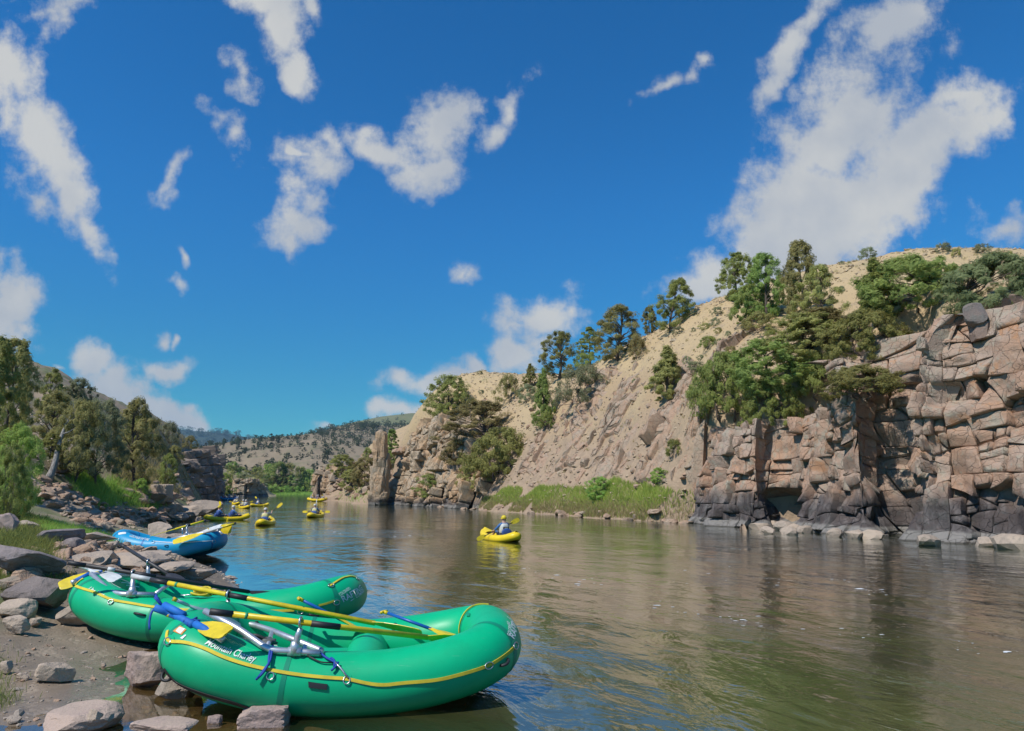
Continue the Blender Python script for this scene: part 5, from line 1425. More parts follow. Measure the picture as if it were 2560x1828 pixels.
        a, b = s.pick(*p0), s.pick(*p1); Q = s.unwrap([a[0], b[0]]); Ph = np.unwrap([a[1], b[1]])
        wv = np.array([Q[1] - Q[0], (Ph[1] - Ph[0]) * s.r]); ln = np.hypot(*wv); e = wv / ln; nrm = np.array([-e[1], e[0]])
        k = ln / (V[:, 0].max() - V[:, 0].min()); x = (V[:, 0] - V[:, 0].min()) * k; y = V[:, 1] * size + lift
        q = Q[0] + x * e[0] + y * nrm[0]; ph = Ph[0] + (x * e[1] + y * nrm[1]) / s.r
        me.vertices.foreach_set('co', s.surf(q, ph, off).astype(np.float32).ravel()); me.update(); me.materials.clear(); me.materials.append(mtl)
        return link(name, me, s.root)
    def patch(s, name, pix, mtl, off=.006):
        """flat sticker or pad whose corners lie at photo pixels"""
        pk = [s.pick(*p) for p in pix]; Q = s.unwrap([p[0] for p in pk]); Ph = np.unwrap([p[1] for p in pk]); n = 6
        u, v = np.meshgrid(np.linspace(0, 1, n), np.linspace(0, 1, n)); bl = lambda c: (c[0] * (1 - u) + c[1] * u) * (1 - v) + (c[3] * (1 - u) + c[2] * u) * v
        V = np.concatenate([s.surf(bl(Q).ravel(), bl(Ph).ravel(), off), s.surf(bl(Q).ravel(), bl(Ph).ravel(), .001)])
        i = np.arange(n - 1)[:, None] * n; j = np.arange(n - 1)[None]; Fq = np.stack([i + j, i + j + 1, i + n + j + 1, i + n + j], -1).reshape(-1, 4)
        rim = np.r_[np.arange(n), np.arange(1, n) * n + n - 1, (n - 1) * n + np.arange(n - 2, -1, -1), np.arange(n - 2, 0, -1) * n]; r2 = np.roll(rim, -1)
        return link(name, mesh_np(name, V, [Fq, np.stack([rim, rim + n * n, r2 + n * n, r2], 1)]), s.root, mtl)
    def handle(s, px0, px1, mtl=None, lift=.035, rad=.014, name='handle'):
        a, b = s.pick(*px0), s.pick(*px1); Q = s.unwrap([a[0], b[0]]); Ph = np.unwrap([a[1], b[1]]); t = np.linspace(0, 1, 9)
        mb = MB(); mb.tube(s.surf(Q[0] + (Q[1] - Q[0]) * t, Ph[0] + (Ph[1] - Ph[0]) * t, lift * np.sin(np.pi * t) ** .6), rad, 7)
        return mb.build(name, mtl or M['black'], s.root, True)
    def ring(s, px, py, rad=.03, mtl=None, name='d_ring'):
        q, a = s.pick(px, py); c = s.surf(np.array([q]), np.array([a]), .012)[0]; t = np.linspace(0, 6.283, 14, endpoint=False)
        P = s.surf(q + rad * np.cos(t), a + rad * np.sin(t) / s.r, .014); mb = MB(); mb.tube(P, .0055, 6, closed=True)
        o = mb.build(name, mtl or M['steel'], s.root, True)
        n = 20; tt = np.linspace(0, 6.283, n, endpoint=False); V = np.concatenate([s.surf(q + rad * 1.4 * np.cos(tt), a + (rad * 1.4 * np.sin(tt) + rad * .6) / s.r, .005), s.surf(np.array([q]), np.array([a + rad * .6 / s.r]), .007)])
        link('patch', mesh_np('patch', V, np.stack([np.arange(n), (np.arange(n) + 1) % n, np.full(n, n)], 1), True), o, M['green_pvc'] if 'green' in s.root['label'] else M['blue_pvc'])
        return o
    def seam(s, q, mtl):
        a = np.linspace(0, 6.283, 28, endpoint=False); mb = MB(); V = np.concatenate([s.surf(np.full(28, q - .022), a, .0025), s.surf(np.full(28, q + .022), a, .0025)]); j = np.arange(28)
        return link('seam', mesh_np('seam', V, np.stack([j, (j + 1) % 28, 28 + (j + 1) % 28, 28 + j], 1), True), s.root, mtl)

R1 = Raft('inflatable_raft', 'green inflatable raft in front, half on the mud, with yellow rope round its side', -1.696, 7.803, -.015, .137, .024, .022, 2.972, 1.528, .280, .269, .243, 0.0, 3.536, 'green_pvc', 'green_floor', (.18,))
R2 = Raft('inflatable_raft', 'green inflatable raft behind the front one, its left end against a boulder', -4.098, 10.633, .0, .015, -.029, -.08, 3.486, 1.619, .277, .365, .214, .109, 2.695, 'green_pvc', 'green_floor', (-.35,))
R3 = Raft('inflatable_raft', 'blue inflatable raft moored behind the split boulder', -10.645, 22.98, -.02, .041, .021, -.075, 2.823, 1.398, .283, .252, .289, .133, 2.651, 'blue_pvc', 'blue_floor', (.1,))
M['seam_green'] = pvc('seam_green', (.004, .27, .15), .55); M['seam_blue'] = pvc('seam_blue', (.01, .17, .45), .5)
for rf, m_ in ((R1, 'seam_green'), (R2, 'seam_green'), (R3, 'seam_blue')):
    for f_ in (.06, .31, .44, .56, .69, .94): rf.seam(rf.per * f_, M[m_])

# fittings of the front raft
R1.ribbon('rope', [(424, 1572), (419, 1590), (418, 1606), (455, 1604), (505, 1616), (560, 1642), (610, 1662), (700, 1680), (790, 1692), (868, 1697), (915, 1707), (958, 1714), (1010, 1708), (1100, 1698), (1160, 1684), (1222, 1662), (1262, 1638), (1286, 1618)], M['yellow_web'], .027, .012, 140)
qr = [R1.pick(1164, 1530)[0]]
R1.ribbon('rope', None, M['yellow_web'], .02, .014, 60, picks=[(qr[0] - .10, R(75)), (qr[0] - .03, R(105)), (qr[0], R(140)), (qr[0] + .02, R(175)), (qr[0] - .03, R(205)), (qr[0] - .06, R(225))])
R1.text('boat_name', 'Mountain Charley', (510, 1612), (636, 1657), .095, M['white_print'])
R1.text('lettering', 'RAFTING', (1286, 1600), (1279, 1548), .10, M['white_print'], spacing=.95)
R1.text('lettering', 'COLORADO', (1274, 1592), (1272, 1556), .05, M['white_print'])
R1.patch('handle_pad', [(771, 1706), (818, 1712), (818, 1722), (771, 1717)], M['black'], .016)
R1.patch('sticker', [(434, 1578), (450, 1566), (467, 1573), (453, 1588)], M['orange_print'], .005)
R1.patch('sticker', [(440, 1577), (451, 1568), (463, 1574), (452, 1584)], M['white_print'], .008)
R1.patch('sticker', [(451, 1594), (463, 1585), (468, 1589), (457, 1598)], M['white_print'], .005)
R1.handle((404, 1684), (424, 1700), lift=.05); R1.handle((1252, 1664), (1268, 1648), lift=.04)
for p in ((420, 1606), (1222, 1664), (1288, 1616), (868, 1700), (676, 1688)): R1.ring(*p)
R1.patch('valve', [(1168, 1533), (1176, 1533), (1176, 1541), (1168, 1541)], M['seam_green'], .012)
R1.ribbon('bottom_edge', [(408, 1668), (440, 1706), (489, 1728), (581, 1757), (660, 1780)], M['black'], .05, .006, 60)
# fittings of the rear raft
R2.ribbon('rope', [(188, 1464), (240, 1481), (277, 1501), (330, 1508), (385, 1517), (450, 1524), (560, 1530), (640, 1528), (742, 1524)], M['yellow_web'], .03, .012, 110)
R2.ribbon('rope', [(188, 1464), (198, 1453), (210, 1446)], M['yellow_web'], .03, .012, 20)
R2.ribbon('rope', [(822, 1468), (838, 1455), (856, 1445), (876, 1441), (894, 1446)], M['yellow_web'], .02, .014, 40)
R2.ribbon('rope', [(795, 1513), (815, 1509), (836, 1503)], M['yellow_web'], .022, .014, 20)
for p in ((278, 1507), (752, 1529), (826, 1464), (893, 1447), (840, 1506)): R2.ring(*p)
R2.text('lettering', 'COLORADO', (850, 1491), (876, 1474), .055, M['white_print'])
R2.text('lettering', 'RAFTING', (857, 1505), (906, 1474), .115, M['white_print'])
R2.text('lettering', 'COMPANY', (890, 1494), (911, 1480), .055, M['white_print'])
R2.text('boat_name', 'Ute Pass', (218, 1475), (256, 1494), .085, M['white_print'])
R2.patch('oar_mark', [(877, 1500), (886, 1495), (886, 1497), (877, 1503)], M['white_print'], .006)
R2.handle((335, 1533), (364, 1540), lift=.03); R2.handle((772, 1535), (796, 1537), lift=.03)
for i, (x0, x1, yy_) in enumerate(((301, 330, 1458), (313, 352, 1465), (304, 345, 1470), (316, 350, 1475))):
    q0, q1 = R2.pick(x0, yy_), R2.pick(x1, yy_ + 3); R2.ribbon('print_line', None, M['white_print'], .012, .004, 12, picks=[q0, q1])
# blue raft
R3.text('lettering', 'COLORADO RAFTING', (322, 1340), (370, 1352), .16, M['white_print'])
R3.patch('sticker', [(296, 1332), (315, 1330), (315, 1335), (296, 1337)], M['white_print'], .006)
R3.ribbon('rope', [(385, 1353), (430, 1356), (480, 1355), (535, 1352)], M['white_print'], .02, .01, 40)
for p in ((383, 1355), (535, 1354), (294, 1350)): R3.ring(*p, rad=.04)
R3.handle((411, 1365), (421, 1364), lift=.04)

def bar(name, pts, rad, mtl, parent, n=10, smooth=True):
    P = np.asarray(pts, float)
    if len(P) > 2:                       # round the bends a little
        Q = [P[0]]
        for i in range(1, len(P) - 1):
            a, b, c = P[i - 1], P[i], P[i + 1]; la, lc = np.linalg.norm(a - b), np.linalg.norm(c - b); k = min(.10, la * .45, lc * .45); p, r_ = b + (a - b) / la * k, b + (c - b) / lc * k
            for t in np.linspace(0, 1, 6): Q.append((1 - t) ** 2 * p + 2 * t * (1 - t) * b + t * t * r_)
        Q.append(P[-1]); P = np.array(Q)
    mb = MB(); mb.tube(P, rad, n); return mb.build(name, mtl, parent, smooth)

def oarlock(fr, foot, top, rad=.026):
    """stand clamped to a rail, with the open ring that holds the oar"""
    foot, top = np.asarray(foot, float), np.asarray(top, float); st = bar('oar_stand', [foot, foot + (top - foot) * .5, top - [0, 0, .05]], np.r_[.036, np.full(5, .03), np.full(1, .026), .022], M['alu'], fr)
    mb = MB(); mb.tube(np.array([foot - [.06, 0, .02], foot + [.06, 0, -.02]]), .042, 12); mb.tube(np.array([foot - [0, 0, .05], foot + [0, 0, .03], foot + [0, 0, .07]]), [.05, .045, .034], 10); mb.build('clamp', M['alu'], st, True)
    t = np.linspace(.5, 5.8, 14); P = top + .045 * np.stack([0 * t, np.sin(t), -np.cos(t)], 1) + [0, 0, .0]
    bar('oarlock', P, .011, M['steel'], fr, 7)
    return st

def oar(name, label, A_, B_, blade, shaft_m, segs, blade_m, rad=.024, wb=.17, flat=(0, 0, 1), group='oars'):
    """A_: handle end, B_: blade tip (world). segs: [(from, to, material, scale)] along the shaft"""
    A_, B_ = np.asarray(A_, float), np.asarray(B_, float); L = np.linalg.norm(B_ - A_); e = (B_ - A_) / L
    root = empty(name, tuple(A_)); tag(root, label, 'oar' if 'oar' in name else 'paddle')
    Pn = lambda f: (B_ - A_) * f
    fb = 1 - blade / L
    bar('shaft', [Pn(0), Pn(fb + .03)], rad, shaft_m, root)
    for a, b, m_, k, nm in segs: bar(nm, [Pn(a), Pn(b)], rad * k, m_, root)
    fl = np.asarray(flat, float); sd = np.cross(e, fl); sd /= np.linalg.norm(sd); up = np.cross(sd, e)
    prof = [(0, .16), (.12, .3), (.35, .8), (.6, 1.0), (.85, .98), (.97, .8), (1, .55)]; V = []
    for f, w in prof:
        c = Pn(fb) + e * blade * f
        for sx, th in ((-1, .0), (-.5, .006), (0, .012 * (1.3 - f)), (.5, .006), (1, .0)): V.append(c + sd * sx * w * wb / 2 + up * (th + .003))
        for sx, th in ((1, .0), (.5, .006), (0, .012 * (1.3 - f)), (-.5, .006), (-1, .0)): V.append(c + sd * sx * w * wb / 2 - up * (th + .003))
    m_ = 10; i = np.arange(len(prof) - 1)[:, None] * m_; j = np.arange(m_)[None]; j2 = (j + 1) % m_
    link('blade', mesh_np('blade', np.array(V), [np.stack([i + j, i + j2, i + m_ + j2, i + m_ + j], -1).reshape(-1, 4), np.arange(10)[::-1][None], (np.arange(10) + (len(prof) - 1) * 10)[None]]), root, blade_m)
    return root
def along(A_, B_, px):
    """point of the line A-B that stands at photo column px"""
    t = np.linspace(-3, 4, 7001); P = A_ + (B_ - A_) * t[:, None]; d = P[:, 1] * CT + (P[:, 2] - H) * ST; u = np.where(d > .5, CX + F * P[:, 0] / np.maximum(d, .5), 1e9); return P[np.argmin(abs(u - px))]

# ---- rowing frames and oars
def frame1():
    fr = empty('rowing_frame', tuple(R1.world(R1.at(737, 1637)))); T = Matrix.Translation(-fr.location)
    tag(fr, 'silver tube rowing frame strapped on the front green raft', 'rowing frame')
    w = lambda p: np.asarray(p) - np.array(fr.location)
    nr = lambda px, py, o=.032: w(R1.world(R1.at(px, py, o)))
    lo = lambda px, py, Y: w(W(px, py, Y))
    n0, n1, n2 = nr(674, 1634), nr(737, 1637), nr(799, 1641)
    Yn = (n0 + np.array(fr.location))[1]
    end_hi = nr(505, 1553, .10)
    bar('rail', [end_hi, nr(590, 1594, .08), n0, n1, n2], .030, M['alu'], fr)
    Yf = R1.world(R1.surf(np.array([R1.per * .30]), np.array([1.57]), .03))[0][1]
    f0, f1, f2 = lo(545, 1556, Yf - .35), lo(626, 1560, Yf - .4), lo(677, 1576, Yf - .62)
    bar('rail', [f0, f1, f2, lo(803, 1627, Yn + .22)], .030, M['alu'], fr)
    bar('crossbar', [n2 + [0, 0, 0], lo(803, 1630, Yn + .2)], .028, M['alu'], fr)
    bar('strut', [lo(680, 1578, Yf - .64), lo(668, 1622, Yn + .25)], .022, M['alu'], fr)
    bar('strut', [lo(762, 1616, Yn + .15), lo(764, 1634, Yn + .05)], .022, M['alu'], fr)
    oarlock(fr, n1 + [0, 0, .02], lo(752, 1556, Yn + .05))
    oarlock(fr, lo(569, 1552, Yf - .35), lo(571, 1487, Yf - .3))
    # foam wrapped end bars sticking out over the left end
    def on(px, py, o=.04):
        q_, a_ = R1.pick(px, py); c_ = R1.world(R1.surf(np.array([q_]), np.array([a_]), o)[0]); uv = proj(c_)
        return w(c_) if np.hypot(uv[0] - px, uv[1] - py) < 14 else lo(px, py, c_[1] - .02)
    bar('foam_bar', [on(386, 1519), on(436, 1541), on(482, 1562, .06)], .036, M['blue_foam'], fr)
    bar('foam_bar', [on(411, 1513), on(460, 1538, .07)], .034, M['blue_foam'], fr)
    bar('foam_bar', [on(488, 1560, .08), on(542, 1590, .09)], .034, M['blue_foam'], fr)
    bar('tube_end', [on(536, 1588, .09), on(559, 1601, .09)], .030, M['alu'], fr)
    for a, b in (((458, 1552), (500, 1552)), ((470, 1562), (492, 1544)), ((455, 1540), (472, 1560))): bar('strap', [on(*a, .08), on((a[0] + b[0]) / 2, (a[1] + b[1]) / 2 - 3, .11), on(*b, .08)], .010, M['blue_strap'], fr, 6)
    bar('strap', [on(388, 1519), on(378, 1532), on(373, 1556), on(374, 1574)], .010, M['blue_strap'], fr, 6)
    bar('strap', [on(410, 1516), on(398, 1506), on(386, 1494)], .011, M['blue_strap'], fr, 6)
    for px, py in ((622, 1559), (641, 1561)): c = lo(px, py, Yf - .4); bar('band', [c - [.012, 0, 0], c + [.012, 0, 0]], .034, M['black'], fr)
    # cam straps down to the rope rings
    for pts in (((680, 1628), (678, 1645), (676, 1660), (664, 1676), (645, 1695)), ((676, 1630), (672, 1650), (674, 1668)), ((676, 1660), (660, 1682), (642, 1700))):
        bar('strap', [nr(px, py, .035 if k else .05) for k, (px, py) in enumerate(pts)], .011, M['blue_strap'], fr, 6)
    for pts in (((800, 1640), (815, 1650), (830, 1656), (846, 1664)), ((826, 1652), (838, 1658), (836, 1670)), ((838, 1662), (852, 1676), (866, 1692)), ((846, 1660), (840, 1672), (828, 1680))):
        bar('strap', [nr(px, py, .03) for px, py in pts], .010, M['blue_strap'] if pts[0][0] < 838 or pts[0][0] > 840 else M['steel'], fr, 6)
    t = np.linspace(0, 6.28, 12, endpoint=False)
    bar('strap', [nr(768, 1645, .03), nr(800, 1658, .02), nr(832, 1660, .02)], .007, M['black'], fr, 6)
    return fr, Yn, Yf
fr1, Yn1, Yf1 = frame1()
a_, b_ = W(752, 1556, Yn1 + .05), None
b_ = WZ(1197, 1609, .50)
oar('oar', 'near yellow oar with black grip lying across the front raft', along(a_, b_, 524), b_, .62, M['yellow'], [(0, .075, M['black'], 1.15, 'grip'), (.345, .45, M['black'], 1.12, 'sleeve'), (.115, .125, M['green_pvc'], 1.08, 'band'), (.90, .905, M['black'], 1.05, 'band')], M['yellow'], .026, .17, (0, .8, .6))
a_ = W(571, 1487, Yf1 - .3); b_ = WZ(1054, 1581, .56)
oar('oar', 'far yellow oar of the front raft, with white and black handle end', along(a_, b_, 330), b_, .62, M['yellow'], [(0, .07, M['white_blade'], 1.02, 'sleeve'), (.07, .135, M['black_oar'], 1.02, 'grip'), (.345, .42, M['black'], 1.15, 'sleeve'), (.162, .170, M['green_pvc'], 1.08, 'band')], M['yellow'], .026, .16, (0, .55, .83))
PAD = [(0, .02, M['yellow'], 1.2, 'collar')]
def paddle(label, g, tipp, bl=.46, sm='blue_shaft', bm='yellow', flat=(0, 0, 1), wb=.2, grip=True):
    o = oar('paddle', label, g, tipp, bl, M[sm], [(0, .05, M['yellow'], 1.15, 'collar')], M[bm], .017, wb, flat)
    if grip:
        e = (tipp - g) / np.linalg.norm(tipp - g); sd = np.cross(e, flat); sd /= np.linalg.norm(sd); bar('t_grip', [-sd * .055, e * -.01, sd * .055], .017, M['yellow'], o)
    return o
paddle('blue paddle with yellow grip leaning out of the middle of the front raft', W(748, 1497, Yf1 - .45), WZ(938, 1592, .42))
paddle('blue paddle with yellow grip in the right half of the front raft', W(960, 1530, Yf1 - .15), WZ(1165, 1604, .45))
paddle('paddle with yellow blade resting on the left end of the front raft', R1.world(R1.at(425, 1543, .07)), R1.world(R1.at(567, 1612, .14)), .52, 'blue_shaft', 'yellow', (0.05, -.6, .8), .19, False)
paddle('paddle with grey white blade lying along the frame of the front raft', R1.world(R1.at(445, 1540, .12)) + [0, 0, .06], R1.world(R1.at(574, 1574, .10)), .62, 'white_blade', 'white_blade', (0, -.95, .3), .10, False)

def frame2():
    fr = empty('rowing_frame', tuple(R2.world(R2.at(332, 1492)))); tag(fr, 'silver tube rowing frame strapped on the rear green raft', 'rowing frame')
    w = lambda p: np.asarray(p) - np.array(fr.location); nr = lambda px, py, o=.032: w(R2.world(R2.at(px, py, o))); lo = lambda px, py, Y: w(W(px, py, Y))
    n1 = nr(330, 1491); Yn = (n1 + np.array(fr.location))[1]; Yf = Yn + 1.55
    hi = lo(228, 1435, Yn + .45)
    bar('rail', [hi, lo(278, 1481, Yn + .12), n1 + [-.12, 0, 0], n1, nr(386, 1493)], .032, M['alu'], fr)
    bar('crossbar', [nr(386, 1493), lo(420, 1463, Yn + .35)], .030, M['alu'], fr)
    bar('crossbar', [hi, lo(330, 1440, Yf - .4)], .030, M['alu'], fr)
    bar('rail', [lo(330, 1444, Yf - .3), lo(372, 1448, Yf - .2), lo(430, 1458, Yf - .3)], .030, M['alu'], fr)
    oarlock(fr, n1 + [0, 0, .02], lo(333, 1434, Yn + .1)); oarlock(fr, lo(370, 1446, Yf - .2), lo(371, 1406, Yf - .15))
    bar('foam_bar', [lo(186, 1456, Yn + .35), lo(224, 1437, Yn + .5)], .042, M['blue_foam'], fr); bar('tube_end', [lo(178, 1458, Yn + .32), lo(190, 1453, Yn + .36)], .036, M['alu'], fr)
    bar('strap', [nr(386, 1490, .04), nr(392, 1500, .03), nr(400, 1512, .03)], .02, M['blue_strap'], fr, 6)
    return fr, Yn, Yf
fr2, Yn2, Yf2 = frame2()
a_, b_ = W(333, 1433, Yn2 + .1), W(742, 1499, Yn2 + .9)
oar('oar', 'long black oar of the rear raft sticking out to the left over the rocks', along(a_, b_, 170), b_, .75, M['black_oar'], [(0, .07, M['black'], 1.15, 'grip'), (.16, .19, M['white_blade'], 1.05, 'band'), (.27, .36, M['black'], 1.12, 'sleeve')], M['black_oar'], .027, .17, (0, -.5, .85))
a_, b_ = W(371, 1405, Yf2 - .15), W(301, 1361, Yf2 + .55)
oar('oar', 'black oar of the rear raft pointing up at the blue raft', b_, along(a_, b_, 452), .5, M['black_oar'], [(0, .09, M['black'], 1.15, 'grip'), (.40, .50, M['black'], 1.12, 'sleeve')], M['black_oar'], .027, .17, (0, -.5, .85))
paddle('paddle with yellow blade sticking out past the left end of the rear raft', W(262, 1425, Yn2 + .6), W(147, 1466, Yn2 + .3), .50, 'blue_shaft', 'yellow', (.2, -.6, .8), .2, False)
paddle('paddle with grey white blade on the left end of the rear raft', W(190, 1412, Yn2 + .8), W(294, 1450, Yn2 + .45), .62, 'white_blade', 'white_blade', (0, -.4, .9), .2, False)

# yellow coiled throw line on the rear raft's thwart
def throw_line():
    c = R2.world(R2.at(505, 1494, .02)); root = empty('throw_rope', tuple(c)); tag(root, 'yellow and black rope bundle lying on the side tube of the rear raft', 'rope')
    rng = np.random.default_rng(2)
    for k in range(6):
        t = np.linspace(0, 6.28, 16, endpoint=False); mb = MB()
        mb.tube(np.stack([.13 * np.cos(t) * (1 - .06 * k) + .02 * rng.normal(), .045 * np.sin(t) + .015 * rng.normal(), .02 + .016 * k + .012 * np.sin(t * 2 + k)], 1), .013, 6, closed=True); mb.build('loop', M['yellow_web'], root, True)
    mb = MB(); mb.tube(np.array([[.05, 0, .05], [.16, .02, .035], [.27, .0, .03]]), [.03, .028, .02], 8); mb.build('handle', M['black'], root, True)
    bar('karabiner', .05 * np.stack([np.cos(np.linspace(0, 6.2, 14)) * 1.4 - 4.2, np.sin(np.linspace(0, 6.2, 14)) * .6, .3 + 0 * np.linspace(0, 1, 14)], 1), .006, M['steel'], root, 6)
throw_line()
def gear():
    c = W(640, 1607, Yn1 + .55); root = empty('gear_bag', tuple(c)); tag(root, 'crumpled black bag and straps inside the frame of the front raft', 'bag')
    V, Fc = rock_geo(901, 3, 6, .25, (.13, .08, .06), .6, 1.0); link('bag', mesh_np('bag', V, Fc, True), root, M['black'], (-.04, 0, .02))
    V, Fc = rock_geo(902, 3, 6, .25, (.10, .08, .06), .6, 1.0); link('bag', mesh_np('bag', V, Fc, True), root, M['wood_grey'], (.10, -.02, .0))
    bar('strap', [(-.1, 0, .05), (.0, -.06, .09), (.14, -.05, .03), (.17, -.06, -.06)], .016, M['black'], root, 6); bar('strap', [(.10, -.05, .05), (.15, -.06, 0), (.12, -.06, -.07)], .014, M['orange_print'], root, 6)
gear()
q_ = W(687, 1622, Yn1 + .3)
def tag_plate():
    mb = MB(); t = np.linspace(0, 6.283, 8, endpoint=False) + .39; V = np.concatenate([np.stack([.036 * np.cos(t), 0 * t, .036 * np.sin(t)], 1), np.stack([.036 * np.cos(t), 0 * t + .006, .036 * np.sin(t)], 1)])
    o = link('warning_tag', mesh_np('warning_tag', V, [np.arange(8)[::-1][None], (np.arange(8) + 8)[None], np.stack([np.arange(8), (np.arange(8) + 1) % 8, (np.arange(8) + 1) % 8 + 8, np.arange(8) + 8], 1)]), None, M['white_print'], tuple(q_)); tag(o, 'small white and red tag inside the frame of the front raft', 'tag')
    link('red_face', mesh_np('red_face', V[:8] * [.72, 1, .72] + [0, -.004, 0], np.arange(8)[::-1][None]), o, M['red_print'])
tag_plate()
# blue raft's gear
p3 = R3.world
def blue_gear():
    Yb = 22.3
    fr = empty('rowing_frame', tuple(W(470, 1345, Yb))); tag(fr, 'silver tube rowing frame on the blue raft', 'rowing frame'); lo = lambda px, py, Y: W(px, py, Y) - np.array(fr.location)
    bar('rail', [lo(428, 1347, Yb + .2), lo(470, 1340, Yb + .2), lo(545, 1325, Yb + .1), lo(556, 1336, Yb)], .035, M['alu'], fr); bar('rail', [lo(450, 1342, Yb + 1.2), lo(490, 1334, Yb + 1.2)], .035, M['alu'], fr)
    oarlock(fr, lo(467, 1335, Yb + 1.2), lo(467, 1314, Yb + 1.2)); bar('strut', [lo(456, 1320, Yb + .9), lo(456, 1336, Yb + .9)], .02, M['steel'], fr); oarlock(fr, lo(468, 1345, Yb + .2), lo(472, 1336, Yb + .1))
    oar('oar', 'yellow oar reaching up and out over the far side of the blue raft', W(515, 1301, Yb + 1.5), W(375, 1341, Yb + 1.0), .8, M['yellow'], [(0, .04, M['black'], 1.2, 'grip'), (.28, .36, M['black'], 1.2, 'sleeve')], M['yellow'], .034, .2)
    oar('oar', 'yellow oar with broad blade lying on the near side of the blue raft', W(590, 1308, Yb + .2), W(432, 1356, Yb - .4), .9, M['white_blade'], [(0, .03, M['black'], 1.2, 'grip'), (.03, .22, M['yellow'], 1.1, 'sleeve')], M['yellow'], .032, .26, (0, -.6, .8))
    paddle('yellow paddle blade past the right end of the blue raft', W(520, 1322, Yb + .4), W(579, 1322, Yb + .2), .55, 'white_blade', 'yellow', (0, -1, .1), .3, False)
    paddle('white paddle blade on the right end of the blue raft', W(490, 1334, Yb + .5), W(553, 1314, Yb + .3), .8, 'white_blade', 'white_blade', (0, -.5, .8), .22, False)
    V, Fc = rock_geo(903, 3, 5, .15, (.28, .18, .1), .6, 1.0); tag(link('dry_bag', mesh_np('dry_bag', V, Fc, True), None, M['red_print'], tuple(W(482, 1345, Yb + .35))), 'red bag lying inside the blue raft', 'bag')
blue_gear()

# ------------------------------------------------------------------ paddlers
M['skin'] = mat('skin', (.55, .33, .23), .55)
for nm, c in (('shirt_blue', (.05, .17, .42)), ('shirt_grey', (.30, .31, .33)), ('shirt_white', (.62, .62, .60)), ('shirt_red', (.42, .12, .09)), ('shorts', (.06, .07, .10)), ('vest_yellow', (.72, .66, .30)), ('vest_white', (.66, .66, .60)), ('vest_blue', (.04, .10, .34)), ('vest_black', (.03, .03, .04)), ('vest_red', (.55, .10, .06)), ('helmet_yellow', (.80, .62, .03)), ('helmet_white', (.72, .72, .70)), ('helmet_blue', (.05, .16, .40)), ('hair', (.06, .04, .025))):
    M[nm] = mat(nm, c, .6)
    t = NT(M[nm]); n_ = t.noise(t.obj(), 14, 4, .6); t.base(t.mix(t.ramp(n_, .35, .7), c, tuple(x * .75 for x in c)))
def skin_mesh(name, joints, edges, sub=1):
    """one continuous body grown over a skeleton: joints {key: ((x,y,z), radius)}"""
    keys = list(joints); me = bpy.data.meshes.new(name); me.from_pydata([joints[k][0] for k in keys], [(keys.index(a), keys.index(b)) for a, b in edges], [])
    o = bpy.data.objects.new(name, me); COL.objects.link(o); sk = o.modifiers.new('s', 'SKIN'); sk.use_smooth_shade = True
    for i, k in enumerate(keys):
        r = joints[k][1]; me.skin_vertices[0].data[i].radius = r if isinstance(r, tuple) else (r, r); me.skin_vertices[0].data[i].use_root = (k == 'pelvis')
    o.modifiers.new('u', 'SUBSURF').levels = sub
    dg = bpy.context.evaluated_depsgraph_get(); m2 = bpy.data.meshes.new_from_object(o.evaluated_get(dg)); bpy.data.objects.remove(o); bpy.data.meshes.remove(me)
    return m2
def body(pose, detail=True):
    """seated, facing +x; pose gives elbow and hand positions for the left (+y) and right (-y) arm"""
    J = {'pelvis': ((0, 0, .12), .135), 'belly': ((.02, 0, .28), .125), 'chest': ((.0, 0, .45), .145), 'neck0': ((.0, 0, .575), .075), 'neck': ((.01, 0, .63), .052), 'head0': ((.03, 0, .71), .082), 'head1': ((.025, 0, .79), .092), 'crown': ((.01, 0, .85), .06), 'nose': ((.125, 0, .735), .014)}
    E_ = [('pelvis', 'belly'), ('belly', 'chest'), ('chest', 'neck0'), ('neck0', 'neck'), ('neck', 'head0'), ('head0', 'head1'), ('head1', 'crown'), ('head0', 'nose')]
    for s, sg in (('l', 1), ('r', -1)):
        el, ha = pose[s]
        J[s + 'sh'] = ((0, .17 * sg, .545), .068); J[s + 'el'] = (el, .046); ev = (np.array(ha) - np.array(el)); wr = tuple(np.array(ha) - ev / np.linalg.norm(ev) * .07)
        J[s + 'wr'] = (wr, .031); J[s + 'ha'] = (ha, .036)
        E_ += [('neck0', s + 'sh'), (s + 'sh', s + 'el'), (s + 'el', s + 'wr'), (s + 'wr', s + 'ha')]
        if detail:
            for f in range(5):   # fingers curled round the shaft, thumb opposite
                b = np.array(ha) + [.02, (f - 1.5) * .020, .012] if f < 4 else np.array(ha) + [-.008, -.035 * sg, .0]
                c = b + [.028, 0, -.022] if f < 4 else b + [.03, -.005, -.018]; d = c + [-.012, 0, -.026] if f < 4 else c + [.012, .012, -.016]
                J[f'{s}f{f}a'] = (tuple(b), .0095); J[f'{s}f{f}b'] = (tuple(c), .009); J[f'{s}f{f}c'] = (tuple(d), .008 - .001 * (f == 3)); E_ += [(s + 'ha', f'{s}f{f}a'), (f'{s}f{f}a', f'{s}f{f}b'), (f'{s}f{f}b', f'{s}f{f}c')]
        J[s + 'hip'] = ((.04, .10 * sg, .10), .095); J[s + 'kn'] = ((.46, .17 * sg, .26), .066); J[s + 'an'] = ((.80, .13 * sg, .04), .042); J[s + 'to'] = ((.92, .14 * sg, .10), .034)
        E_ += [('pelvis', s + 'hip'), (s + 'hip', s + 'kn'), (s + 'kn', s + 'an'), (s + 'an', s + 'to')]
    return skin_mesh('body', J, E_), J
POSES = {}
